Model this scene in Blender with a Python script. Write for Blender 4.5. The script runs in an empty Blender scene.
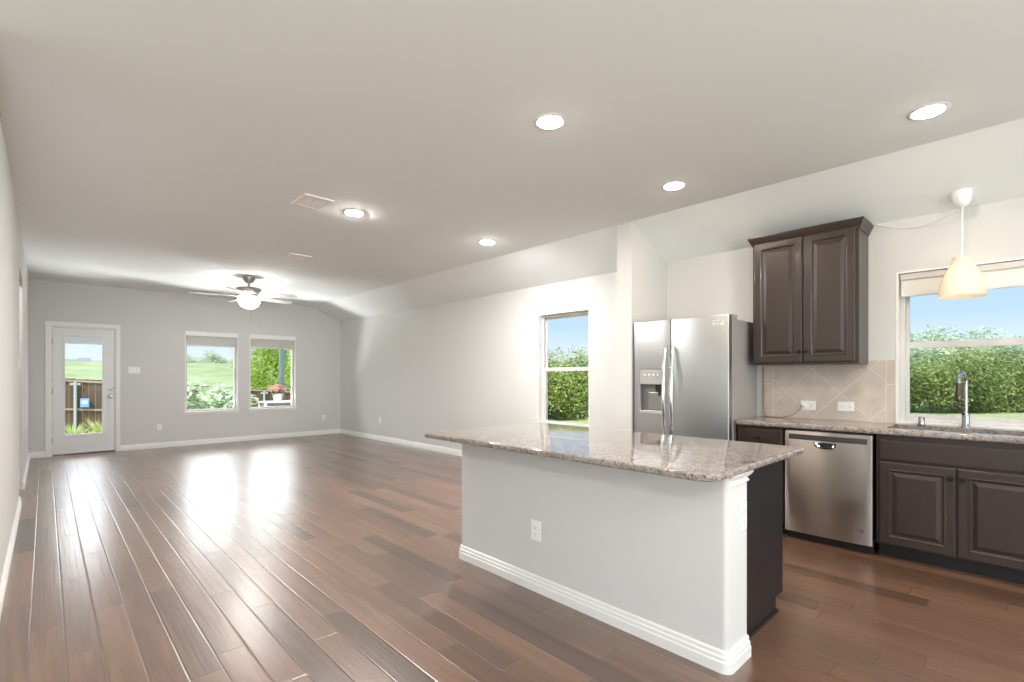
import bpy, bmesh, math, random
from mathutils import Vector, Matrix

random.seed(7)
S = bpy.context.scene
COL = S.collection
PI = math.pi

# ------------------------------------------------------------------ camera
cam = bpy.data.cameras.new('camera')
cam.sensor_width = 36.0
cam.lens = 493.16 / 1024 * 36
cam.shift_y = 35.14 / 1024
cam.clip_start = 0.02
cam.clip_end = 600
camo = bpy.data.objects.new('camera', cam)
COL.objects.link(camo)
camo.location = (0, 0, 1.2752)
camo.rotation_euler = (PI / 2, 0, -0.7578)
S.camera = camo

# ------------------------------------------------------------------ view, sky, sun
S.view_settings.view_transform = 'Standard'
S.view_settings.look = 'None'
S.view_settings.gamma = 1.0
S.view_settings.exposure = 0.86
S.view_settings.use_curve_mapping = False
S.cycles.max_bounces = 14
S.cycles.diffuse_bounces = 8
S.cycles.glossy_bounces = 5
S.cycles.transmission_bounces = 6
S.cycles.transparent_max_bounces = 12
S.cycles.sample_clamp_indirect = 6
S.cycles.caustics_reflective = False
S.cycles.caustics_refractive = False

LAMP = 520.0        # radiance of the recessed lamps
W = bpy.data.worlds.new('sky')
S.world = W
W.use_nodes = True
nt = W.node_tree
nt.nodes.clear()
tc = nt.nodes.new('ShaderNodeTexCoord')
sx = nt.nodes.new('ShaderNodeSeparateXYZ')
cr = nt.nodes.new('ShaderNodeValToRGB')
bg = nt.nodes.new('ShaderNodeBackground')
wo = nt.nodes.new('ShaderNodeOutputWorld')
nt.links.new(tc.outputs['Generated'], sx.inputs[0])
nt.links.new(sx.outputs['Z'], cr.inputs[0])
el = cr.color_ramp.elements
el[0].position = 0.0
el[0].color = (0.88, 0.93, 0.96, 1)
el[1].position = 1.0
el[1].color = (0.22, 0.45, 0.85, 1)
for p, c in ((0.04, (0.80, 0.90, 0.97, 1)), (0.10, (0.56, 0.76, 0.95, 1)), (0.3, (0.45, 0.68, 0.95, 1))):
    e = el.new(p)
    e.color = c
bg.inputs[1].default_value = 0.61
nt.links.new(cr.outputs[0], bg.inputs[0])
nt.links.new(bg.outputs[0], wo.inputs[0])

sun = bpy.data.lights.new('sun', 'SUN')
sun.energy = 2.9
sun.angle = 0.01
sun.color = (1.0, 0.96, 0.9)
suno = bpy.data.objects.new('sun', sun)
COL.objects.link(suno)
suno.rotation_euler = Vector((0.50, 0.42, -0.80)).to_track_quat('-Z', 'Y').to_euler()

# added area lamps in place of daylight, outside invented windows behind the camera
FILL_POWER = 170.0
ADDED_REAR_WINDOWS = ((-2.40, 0.50), (1.20, 4.30))      # openings added for the fill, on the rear wall, along x
ADDED_SIDE_WINDOW = (-2.40, 2.60)                       # opening added for the fill, on the side wall, along y
def area_fill(name, loc, rot, w, h, power):
    L = bpy.data.lights.new(name, 'AREA')
    L.shape = 'RECTANGLE'
    L.size, L.size_y = w, h
    L.energy = power
    L.color = (1.0, 0.99, 0.985)
    o = bpy.data.objects.new(name, L)
    COL.objects.link(o)
    o.location = loc
    o.rotation_euler = rot
for (a_, b_), k_ in zip(ADDED_REAR_WINDOWS, (1.2, 0.22)):
    area_fill('rear_daylight_fill', ((a_ + b_) / 2, -3.2 - 0.40, 1.35), (math.radians(142), 0, 0), b_ - a_, 2.0, FILL_POWER * k_)
area_fill('side_daylight_fill', (-2.9 - 0.40, (ADDED_SIDE_WINDOW[0] + ADDED_SIDE_WINDOW[1]) / 2, 1.35), (math.radians(116), 0, -PI / 2), ADDED_SIDE_WINDOW[1] - ADDED_SIDE_WINDOW[0], 2.0, FILL_POWER * 0.05)

# added area lamps imitating sky and ground light at the living-area windows, out of view
area_fill('far_sky_fill', (2.2, 10.697 + 5.6, 4.35), (math.radians(-72), 0, 0), 11.0, 3.4, 760.0)
for x_, w_, k_ in ((0.462, 0.50, 0.35), (2.30, 0.86, 1.0), (3.39, 0.88, 1.0)):
    area_fill('far_ground_fill', (x_, 10.697 + 0.75, -0.05), (math.radians(-132), 0, 0), w_, 0.7, 115.0 * k_)
area_fill('side_sky_fill', (4.821 + 1.6, 4.15, 2.95), (math.radians(-62), 0, -PI / 2), 0.86, 1.0, 60.0)

# ------------------------------------------------------------------ materials
def newmat(name):
    m = bpy.data.materials.new(name)
    m.use_nodes = True
    n = m.node_tree.nodes
    return m, n, m.node_tree.links, n['Principled BSDF']

def N(n, t, **kw):
    x = n.new(t)
    for k, v in kw.items():
        setattr(x, k, v)
    return x

def pbr(name, col, rough=0.5, metal=0.0, spec=0.5, bump=None, var=None, coat=0.0, emit=None, aniso=None, alpha=None):
    """bump=(scale,strength), var=(scale,amount,stretch)"""
    m, n, l, b = newmat(name)
    b.inputs['Base Color'].default_value = (*col, 1)
    b.inputs['Roughness'].default_value = rough
    b.inputs['Metallic'].default_value = metal
    b.inputs['Specular IOR Level'].default_value = spec
    b.inputs['Coat Weight'].default_value = coat
    b.inputs['Coat Roughness'].default_value = 0.12
    if emit:
        b.inputs['Emission Color'].default_value = (*emit[0], 1)
        b.inputs['Emission Strength'].default_value = emit[1]
    t = N(n, 'ShaderNodeTexCoord')
    if var:
        mp = N(n, 'ShaderNodeMapping')
        mp.inputs['Scale'].default_value = var[2] if len(var) > 2 else (1, 1, 1)
        l.new(t.outputs['Object'], mp.inputs[0])
        nz = N(n, 'ShaderNodeTexNoise')
        nz.inputs['Scale'].default_value = var[0]
        nz.inputs['Detail'].default_value = 5
        l.new(mp.outputs[0], nz.inputs[0])
        mx = N(n, 'ShaderNodeMix', data_type='RGBA')
        a = var[1]
        mx.inputs[6].default_value = tuple(max(0, c * (1 - a)) for c in col) + (1,)
        mx.inputs[7].default_value = tuple(min(1, c * (1 + a)) for c in col) + (1,)
        l.new(nz.outputs[0], mx.inputs[0])
        l.new(mx.outputs[2], b.inputs['Base Color'])
    if bump:
        nb = N(n, 'ShaderNodeTexNoise')
        nb.inputs['Scale'].default_value = bump[0]
        l.new(t.outputs['Object'], nb.inputs[0])
        bp = N(n, 'ShaderNodeBump')
        bp.inputs['Strength'].default_value = bump[1]
        bp.inputs['Distance'].default_value = 0.002
        l.new(nb.outputs[0], bp.inputs['Height'])
        l.new(bp.outputs[0], b.inputs['Normal'])
    if aniso is not None:
        b.inputs['Anisotropic'].default_value = aniso[0]
        b.inputs['Anisotropic Rotation'].default_value = aniso[1]
        tg = N(n, 'ShaderNodeTangent', direction_type='RADIAL', axis='Z')
        l.new(tg.outputs[0], b.inputs['Tangent'])
    return m

M = {}
M['wall'] = pbr('wall_paint', (0.65, 0.656, 0.644), 0.75, spec=0.25, bump=(160, 0.12))
M['ceiling'] = pbr('ceiling_paint', (0.86, 0.90, 0.915), 0.85, spec=0.2, bump=(110, 0.15))
M['trim'] = pbr('white_trim_paint', (0.84, 0.84, 0.82), 0.35, spec=0.4)
M['door_paint'] = pbr('white_door_paint', (0.78, 0.79, 0.81), 0.35, spec=0.4)
M['vinyl'] = pbr('white_vinyl', (0.62, 0.61, 0.595), 0.4)
M['faucet'] = pbr('brushed_chrome_faucet', (0.40, 0.405, 0.415), 0.16, metal=1.0)
M['blind'] = pbr('blind_slats', (0.74, 0.73, 0.70), 0.5)
M['shade_cloth'] = pbr('roller_cloth', (0.80, 0.80, 0.76), 0.8)
M['plate'] = pbr('white_plastic', (0.86, 0.86, 0.84), 0.3)
M['slot'] = pbr('dark_slot', (0.05, 0.05, 0.05), 0.6)
M['cab'] = pbr('espresso_wood', (0.034, 0.022, 0.0175), 0.33, spec=0.55, var=(9, 0.28, (14, 14, 1)), coat=0.08)
M['cab_dark'] = pbr('dark_end_panel', (0.0125, 0.011, 0.0125), 0.42, var=(9, 0.2, (14, 14, 1)))
M['kick'] = pbr('toe_kick_black', (0.012, 0.011, 0.011), 0.5)
M['steel'] = pbr('brushed_steel', (0.46, 0.47, 0.468), 0.42, metal=1.0, var=(3, 0.05, (1, 1, 60)), aniso=(0.0, 0.0))
M['steel_dw'] = pbr('brushed_steel_dishwasher', (0.42, 0.39, 0.362), 0.36, metal=1.0, var=(3, 0.05, (1, 1, 60)), aniso=(0.97, 0.25))
M['chrome'] = pbr('polished_chrome', (0.80, 0.80, 0.80), 0.10, metal=1.0)
M['nickel'] = pbr('satin_nickel', (0.44, 0.42, 0.39), 0.30, metal=1.0)
M['fridge_side'] = pbr('grey_painted_steel', (0.36, 0.345, 0.335), 0.45, spec=0.5)
M['gasket'] = pbr('dark_gasket', (0.03, 0.03, 0.032), 0.6)
M['black_plastic'] = pbr('black_plastic', (0.02, 0.02, 0.022), 0.3)
M['recess_grey'] = pbr('dispenser_recess', (0.24, 0.24, 0.23), 0.45)
M['silver'] = pbr('pale_silver', (0.72, 0.72, 0.70), 0.5, metal=0.3)
M['control_grey'] = pbr('grey_control_panel', (0.55, 0.56, 0.55), 0.35, metal=0.6)
M['strip_grey'] = pbr('dark_control_strip', (0.10, 0.10, 0.10), 0.25, metal=0.5)
M['knob_black'] = pbr('black_bronze', (0.015, 0.014, 0.013), 0.35, metal=0.5)
M['bronze'] = pbr('dark_spray_head', (0.10, 0.075, 0.065), 0.2, metal=0.9)
M['white_cord'] = pbr('white_cord', (0.80, 0.79, 0.76), 0.5)
M['brown_cord'] = pbr('brown_cord', (0.20, 0.13, 0.10), 0.5)
M['fan_white'] = pbr('white_fan_blade', (0.85, 0.85, 0.85), 0.35)
M['lamp'] = pbr('lamp_lens', (1, 1, 1), 0.5, emit=((1.0, 0.97, 0.94), LAMP * 1.15))
M['lamp_living'] = pbr('lamp_lens_living', (1, 1, 1), 0.5, emit=((1.0, 0.97, 0.94), LAMP * 1.7))
M['lamp_fill'] = pbr('lamp_lens_fill', (1, 1, 1), 0.5, emit=((1.0, 0.97, 0.94), LAMP * 0.55))  # lens of the added, unseen fill lamps in rear and hall
M['lamp_warm'] = pbr('lamp_lens_warm', (1, 1, 1), 0.5, emit=((1.0, 0.83, 0.68), LAMP * 0.27))
M['fan_glass'] = pbr('lit_frosted_bowl', (1, 1, 1), 0.4, emit=((1.0, 0.97, 0.93), 40))
M['vent'] = pbr('white_vent_enamel', (0.93, 0.93, 0.92), 0.4)
M['duct'] = pbr('duct_dark', (0.25, 0.25, 0.25), 0.8)

def mat_pendant():
    m, n, l, b = newmat('frosted_pendant_glass')
    b.inputs['Base Color'].default_value = (0.90, 0.83, 0.74, 1)
    b.inputs['Roughness'].default_value = 0.35
    tr = N(n, 'ShaderNodeBsdfTranslucent')
    tr.inputs[0].default_value = (0.95, 0.84, 0.70, 1)
    mx = N(n, 'ShaderNodeMixShader')
    mx.inputs[0].default_value = 0.35
    l.new(b.outputs[0], mx.inputs[1])
    l.new(tr.outputs[0], mx.inputs[2])
    l.new(mx.outputs[0], n['Material Output'].inputs[0])
    return m
M['pendant'] = mat_pendant()

def mat_glass():
    m, n, l, b = newmat('window_glass')
    n.remove(b)
    tr = N(n, 'ShaderNodeBsdfTransparent')
    tr.inputs[0].default_value = (0.97, 0.985, 0.98, 1)
    gl = N(n, 'ShaderNodeBsdfGlossy')
    gl.inputs['Roughness'].default_value = 0.02
    fr = N(n, 'ShaderNodeFresnel')
    fr.inputs[0].default_value = 1.16
    mx = N(n, 'ShaderNodeMixShader')
    l.new(fr.outputs[0], mx.inputs[0])
    l.new(tr.outputs[0], mx.inputs[1])
    l.new(gl.outputs[0], mx.inputs[2])
    l.new(mx.outputs[0], n['Material Output'].inputs[0])
    return m
M['glass'] = mat_glass()

def mat_floor():
    m, n, l, b = newmat('scraped_hardwood_planks')
    t = N(n, 'ShaderNodeTexCoord')
    sp = N(n, 'ShaderNodeSeparateXYZ')
    l.new(t.outputs['Object'], sp.inputs[0])
    def math_(op, a, c=None, clamp=False):
        x = N(n, 'ShaderNodeMath', operation=op)
        x.use_clamp = clamp
        for i, v in enumerate((a, c)):
            if v is None:
                continue
            if isinstance(v, (int, float)):
                x.inputs[i].default_value = v
            else:
                l.new(v, x.inputs[i])
        return x.outputs[0]
    PW, PL = 0.124, 1.15
    u = math_('DIVIDE', math_('ADD', sp.outputs[0], 0.054 + 0.124 * 40), PW)
    row = math_('FLOOR', u)
    fu = math_('FRACT', u)
    wn = N(n, 'ShaderNodeTexWhiteNoise', noise_dimensions='1D')
    l.new(row, wn.inputs['W'])
    off = math_('MULTIPLY', wn.outputs[0], 7.0)
    v = math_('ADD', math_('DIVIDE', sp.outputs[1], PL), off)
    pi_ = math_('FLOOR', v)
    fv = math_('FRACT', v)
    cb = N(n, 'ShaderNodeCombineXYZ')
    l.new(row, cb.inputs[0])
    l.new(pi_, cb.inputs[1])
    wn2 = N(n, 'ShaderNodeTexWhiteNoise', noise_dimensions='3D')
    l.new(cb.outputs[0], wn2.inputs[0])
    r = wn2.outputs[0]
    cr = N(n, 'ShaderNodeValToRGB')
    e = cr.color_ramp.elements
    e[0].position = 0.0
    e[0].color = (0.075, 0.039, 0.023, 1)
    e[1].position = 1.0
    e[1].color = (0.200, 0.105, 0.060, 1)
    x = e.new(0.25); x.color = (0.146, 0.073, 0.041, 1)
    x = e.new(0.7); x.color = (0.170, 0.086, 0.048, 1)
    l.new(r, cr.inputs[0])
    # grain, drawn out along the plank and shifted plank by plank
    mp = N(n, 'ShaderNodeCombineXYZ')
    l.new(math_('ADD', math_('MULTIPLY', sp.outputs[0], 26.0), math_('MULTIPLY', r, 31.0)), mp.inputs[0])
    l.new(math_('MULTIPLY', sp.outputs[1], 1.6), mp.inputs[1])
    l.new(math_('MULTIPLY', r, 9.0), mp.inputs[2])
    nz = N(n, 'ShaderNodeTexNoise')
    nz.inputs['Scale'].default_value = 1.0
    nz.inputs['Detail'].default_value = 6
    nz.inputs['Distortion'].default_value = 0.6
    l.new(mp.outputs[0], nz.inputs[0])
    mx = N(n, 'ShaderNodeMix', data_type='RGBA', blend_type='MULTIPLY')
    mx.inputs[0].default_value = 0.75
    cg = N(n, 'ShaderNodeValToRGB')
    cg.color_ramp.elements[0].position = 0.3
    cg.color_ramp.elements[0].color = (0.62, 0.60, 0.58, 1)
    cg.color_ramp.elements[1].position = 0.72
    cg.color_ramp.elements[1].color = (1.12, 1.12, 1.12, 1)
    l.new(nz.outputs[0], cg.inputs[0])
    l.new(cr.outputs[0], mx.inputs[6])
    l.new(cg.outputs[0], mx.inputs[7])
    # seams
    du = math_('MULTIPLY', math_('MINIMUM', fu, math_('SUBTRACT', 1.0, fu)), PW)
    dv = math_('MULTIPLY', math_('MINIMUM', fv, math_('SUBTRACT', 1.0, fv)), PL)
    dd = math_('MINIMUM', du, dv)
    seam = math_('SUBTRACT', 1.0, math_('DIVIDE', dd, 0.0032, clamp=True), clamp=True)
    mx2 = N(n, 'ShaderNodeMix', data_type='RGBA')
    l.new(math_('MULTIPLY', seam, 0.75), mx2.inputs[0])
    l.new(mx.outputs[2], mx2.inputs[6])
    mx2.inputs[7].default_value = (0.035, 0.02, 0.014, 1)
    l.new(mx2.outputs[2], b.inputs['Base Color'])
    # hand-scraped waviness and pillowed edges
    mp2 = N(n, 'ShaderNodeCombineXYZ')
    l.new(math_('MULTIPLY', sp.outputs[0], 70.0), mp2.inputs[0])
    l.new(math_('ADD', math_('MULTIPLY', sp.outputs[1], 1.3), math_('MULTIPLY', r, 17.0)), mp2.inputs[1])
    nz2 = N(n, 'ShaderNodeTexNoise')
    nz2.inputs['Scale'].default_value = 1.0
    nz2.inputs['Detail'].default_value = 2
    l.new(mp2.outputs[0], nz2.inputs[0])
    mp3 = N(n, 'ShaderNodeCombineXYZ')
    l.new(math_('MULTIPLY', sp.outputs[0], 5.0), mp3.inputs[0])
    l.new(math_('ADD', math_('MULTIPLY', sp.outputs[1], 9.0), math_('MULTIPLY', r, 23.0)), mp3.inputs[1])
    nz3 = N(n, 'ShaderNodeTexNoise')
    nz3.inputs['Scale'].default_value = 1.0
    nz3.inputs['Detail'].default_value = 1
    l.new(mp3.outputs[0], nz3.inputs[0])
    h = math_('ADD', math_('MULTIPLY', nz2.outputs[0], 1.0), math_('MULTIPLY', nz3.outputs[0], 0.9))
    h = math_('ADD', h, math_('MULTIPLY', math_('DIVIDE', dd, 0.006, clamp=True), 1.2))
    bp = N(n, 'ShaderNodeBump')
    bp.inputs['Strength'].default_value = 0.55
    bp.inputs['Distance'].default_value = 0.0012
    l.new(h, bp.inputs['Height'])
    l.new(bp.outputs[0], b.inputs['Normal'])
    b.inputs['Roughness'].default_value = 0.33
    b.inputs['IOR'].default_value = 1.45
    b.inputs['Coat Weight'].default_value = 0.9
    b.inputs['Coat Roughness'].default_value = 0.27
    b.inputs['Coat IOR'].default_value = 1.75
    l.new(bp.outputs[0], b.inputs['Coat Normal'])
    return m
M['floor'] = mat_floor()

def mat_granite():
    m, n, l, b = newmat('speckled_granite')
    t = N(n, 'ShaderNodeTexCoord')
    def vor(scale):
        v = N(n, 'ShaderNodeTexVoronoi')
        v.inputs['Scale'].default_value = scale
        l.new(t.outputs['Object'], v.inputs['Vector'])
        return v
    v1 = vor(165)
    cr = N(n, 'ShaderNodeValToRGB')
    cr.color_ramp.interpolation = 'CONSTANT'
    e = cr.color_ramp.elements
    e[0].position = 0.0
    e[0].color = (0.45, 0.38, 0.33, 1)
    e[1].position = 0.30
    e[1].color = (0.54, 0.47, 0.42, 1)
    for p, c in ((0.52, (0.38, 0.33, 0.295)), (0.66, (0.60, 0.56, 0.52)), (0.80, (0.25, 0.21, 0.185)), (0.86, (0.47, 0.45, 0.43)), (0.955, (0.06, 0.055, 0.052))):
        x = e.new(p)
        x.color = (*c, 1)
    sp = N(n, 'ShaderNodeSeparateColor')
    l.new(v1.outputs['Color'], sp.inputs[0])
    l.new(sp.outputs[0], cr.inputs[0])
    nz = N(n, 'ShaderNodeTexNoise')
    nz.inputs['Scale'].default_value = 22
    nz.inputs['Detail'].default_value = 4
    l.new(t.outputs['Object'], nz.inputs[0])
    cr2 = N(n, 'ShaderNodeValToRGB')
    cr2.color_ramp.elements[0].position = 0.35
    cr2.color_ramp.elements[0].color = (0.47, 0.468, 0.468, 1)
    cr2.color_ramp.elements[1].position = 0.7
    cr2.color_ramp.elements[1].color = (0.72, 0.705, 0.69, 1)
    l.new(nz.outputs[0], cr2.inputs[0])
    mx = N(n, 'ShaderNodeMix', data_type='RGBA', blend_type='MULTIPLY')
    mx.inputs[0].default_value = 1
    l.new(cr.outputs[0], mx.inputs[6])
    l.new(cr2.outputs[0], mx.inputs[7])
    l.new(mx.outputs[2], b.inputs['Base Color'])
    b.inputs['Roughness'].default_value = 0.045
    b.inputs['IOR'].default_value = 1.52
    return m
M['granite'] = mat_granite()

def mat_tile():
    m, n, l, b = newmat('diagonal_beige_tile')
    t = N(n, 'ShaderNodeTexCoord')
    sp = N(n, 'ShaderNodeSeparateXYZ')
    l.new(t.outputs['Object'], sp.inputs[0])
    def math_(op, a, c=None, clamp=False):
        x = N(n, 'ShaderNodeMath', operation=op)
        x.use_clamp = clamp
        for i, v in enumerate((a, c)):
            if v is None:
                continue
            if isinstance(v, (int, float)):
                x.inputs[i].default_value = v
            else:
                l.new(v, x.inputs[i])
        return x.outputs[0]
    Y, Z = sp.outputs[1], sp.outputs[2]
    T = 0.41
    y0, z0 = 1.514, 1.131
    a = math_('DIVIDE', math_('ADD', math_('SUBTRACT', Y, y0), math_('SUBTRACT', Z, z0)), T)
    c = math_('DIVIDE', math_('SUBTRACT', math_('SUBTRACT', Y, y0), math_('SUBTRACT', Z, z0)), T)
    a = math_('ADD', a, 10.0)
    c = math_('ADD', c, 10.0)
    def edge(x, s):
        f = math_('FRACT', x)
        return math_('MULTIPLY', math_('MINIMUM', f, math_('SUBTRACT', 1.0, f)), s)
    d1 = math_('MINIMUM', edge(a, T * .707), edge(c, T * .707))
    # upright border columns at both ends
    inY = math_('MULTIPLY', math_('GREATER_THAN', Y, 0.795), math_('LESS_THAN', Y, 1.628))
    db = edge(math_('ADD', math_('DIVIDE', math_('SUBTRACT', Z, 0.905), 0.305), 10.0), 0.305)
    dl = math_('MINIMUM', math_('ABSOLUTE', math_('SUBTRACT', Y, 0.795)), math_('ABSOLUTE', math_('SUBTRACT', Y, 1.628)))
    d = math_('ADD', math_('MULTIPLY', d1, inY), math_('MULTIPLY', db, math_('SUBTRACT', 1.0, inY)))
    d = math_('MINIMUM', d, dl)
    g = math_('SUBTRACT', 1.0, math_('DIVIDE', math_('SUBTRACT', d, 0.0012), 0.0018, clamp=True), clamp=True)
    nz = N(n, 'ShaderNodeTexNoise')
    nz.inputs['Scale'].default_value = 9
    nz.inputs['Detail'].default_value = 5
    l.new(t.outputs['Object'], nz.inputs[0])
    cr = N(n, 'ShaderNodeValToRGB')
    cr.color_ramp.elements[0].position = 0.3
    cr.color_ramp.elements[0].color = (0.50, 0.43, 0.37, 1)
    cr.color_ramp.elements[1].position = 0.7
    cr.color_ramp.elements[1].color = (0.60, 0.53, 0.46, 1)
    l.new(nz.outputs[0], cr.inputs[0])
    mx = N(n, 'ShaderNodeMix', data_type='RGBA')
    l.new(g, mx.inputs[0])
    l.new(cr.outputs[0], mx.inputs[6])
    mx.inputs[7].default_value = (0.72, 0.66, 0.60, 1)
    l.new(mx.outputs[2], b.inputs['Base Color'])
    b.inputs['Roughness'].default_value = 0.4
    bp = N(n, 'ShaderNodeBump')
    bp.inputs['Strength'].default_value = 0.4
    bp.inputs['Distance'].default_value = 0.002
    l.new(math_('SUBTRACT', 1.0, g), bp.inputs['Height'])
    l.new(bp.outputs[0], b.inputs['Normal'])
    return m
M['tile'] = mat_tile()

def mat_leaf(name, c0, c1, trans=0.25):
    m, n, l, b = newmat(name)
    t = N(n, 'ShaderNodeTexCoord')
    nz = N(n, 'ShaderNodeTexNoise')
    nz.inputs['Scale'].default_value = 3.0
    nz.inputs['Detail'].default_value = 6
    l.new(t.outputs['Object'], nz.inputs[0])
    wn = N(n, 'ShaderNodeObjectInfo')
    ad = N(n, 'ShaderNodeMath', operation='MULTIPLY_ADD')
    l.new(wn.outputs['Random'], ad.inputs[0])
    ad.inputs[1].default_value = 0.35
    l.new(nz.outputs[0], ad.inputs[2])
    cr = N(n, 'ShaderNodeValToRGB')
    cr.color_ramp.elements[0].position = 0.40
    cr.color_ramp.elements[0].color = (*c0, 1)
    cr.color_ramp.elements[1].position = 0.85
    cr.color_ramp.elements[1].color = (*c1, 1)
    l.new(ad.outputs[0], cr.inputs[0])
    l.new(cr.outputs[0], b.inputs['Base Color'])
    b.inputs['Roughness'].default_value = 0.6
    tr = N(n, 'ShaderNodeBsdfTranslucent')
    l.new(cr.outputs[0], tr.inputs[0])
    mx = N(n, 'ShaderNodeMixShader')
    mx.inputs[0].default_value = trans
    l.new(b.outputs[0], mx.inputs[1])
    l.new(tr.outputs[0], mx.inputs[2])
    l.new(mx.outputs[0], n['Material Output'].inputs[0])
    return m
M['leaf_shrub'] = mat_leaf('shrub_leaves', (0.13, 0.19, 0.05), (0.48, 0.55, 0.17))
M['leaf_hazed'] = mat_leaf('hazed_tree_leaves', (0.50, 0.59, 0.40), (0.66, 0.73, 0.52))  # distance haze painted into the leaf colour
M['leaf_bright'] = mat_leaf('bright_tree_leaves', (0.36, 0.50, 0.08), (0.60, 0.74, 0.16))
M['leaf_hydrangea'] = mat_leaf('variegated_leaves', (0.14, 0.25, 0.11), (0.58, 0.68, 0.50))
M['leaf_dark'] = mat_leaf('dark_leaves', (0.06, 0.12, 0.05), (0.16, 0.26, 0.10))
M['petal'] = mat_leaf('pink_petals', (0.50, 0.16, 0.15), (0.62, 0.30, 0.27))
M['blade'] = mat_leaf('grass_blades', (0.30, 0.38, 0.13), (0.52, 0.54, 0.25))
M['bark'] = pbr('bark', (0.20, 0.15, 0.11), 0.9, var=(6, 0.3))
M['fence'] = pbr('brown_fence_boards', (0.125, 0.075, 0.052), 0.8, var=(5, 0.45, (5, 5, 0.5)))
M['fence_rail'] = pbr('fence_rail', (0.42, 0.32, 0.25), 0.8, var=(4, 0.2))
M['galv'] = pbr('galvanised_post', (0.48, 0.50, 0.52), 0.45, metal=0.3)
M['blue'] = pbr('blue_meter_box', (0.22, 0.42, 0.72), 0.5)
M['post'] = pbr('dark_patio_post', (0.085, 0.115, 0.12), 0.6)
M['house_wall'] = pbr('pale_house_wall', (0.70, 0.68, 0.66), 0.8)
M['house_roof'] = pbr('grey_roof', (0.34, 0.33, 0.34), 0.8)
M['pot'] = pbr('pale_pot', (0.50, 0.50, 0.50), 0.5)
M['table_dark'] = pbr('dark_table_side', (0.10, 0.10, 0.10), 0.6)

def mat_grass():
    m, n, l, b = newmat('lawn_grass')
    t = N(n, 'ShaderNodeTexCoord')
    nz = N(n, 'ShaderNodeTexNoise')
    nz.inputs['Scale'].default_value = 0.35
    nz.inputs['Detail'].default_value = 8
    nz.inputs['Roughness'].default_value = 0.7
    l.new(t.outputs['Object'], nz.inputs[0])
    cr = N(n, 'ShaderNodeValToRGB')
    cr.color_ramp.elements[0].position = 0.3
    cr.color_ramp.elements[0].color = (0.33, 0.39, 0.18, 1)
    cr.color_ramp.elements[1].position = 0.7
    cr.color_ramp.elements[1].color = (0.54, 0.59, 0.32, 1)
    l.new(nz.outputs[0], cr.inputs[0])
    l.new(cr.outputs[0], b.inputs['Base Color'])
    b.inputs['Roughness'].default_value = 0.9
    b.inputs['Specular IOR Level'].default_value = 0.1
    return m
M['grass'] = mat_grass()

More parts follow.
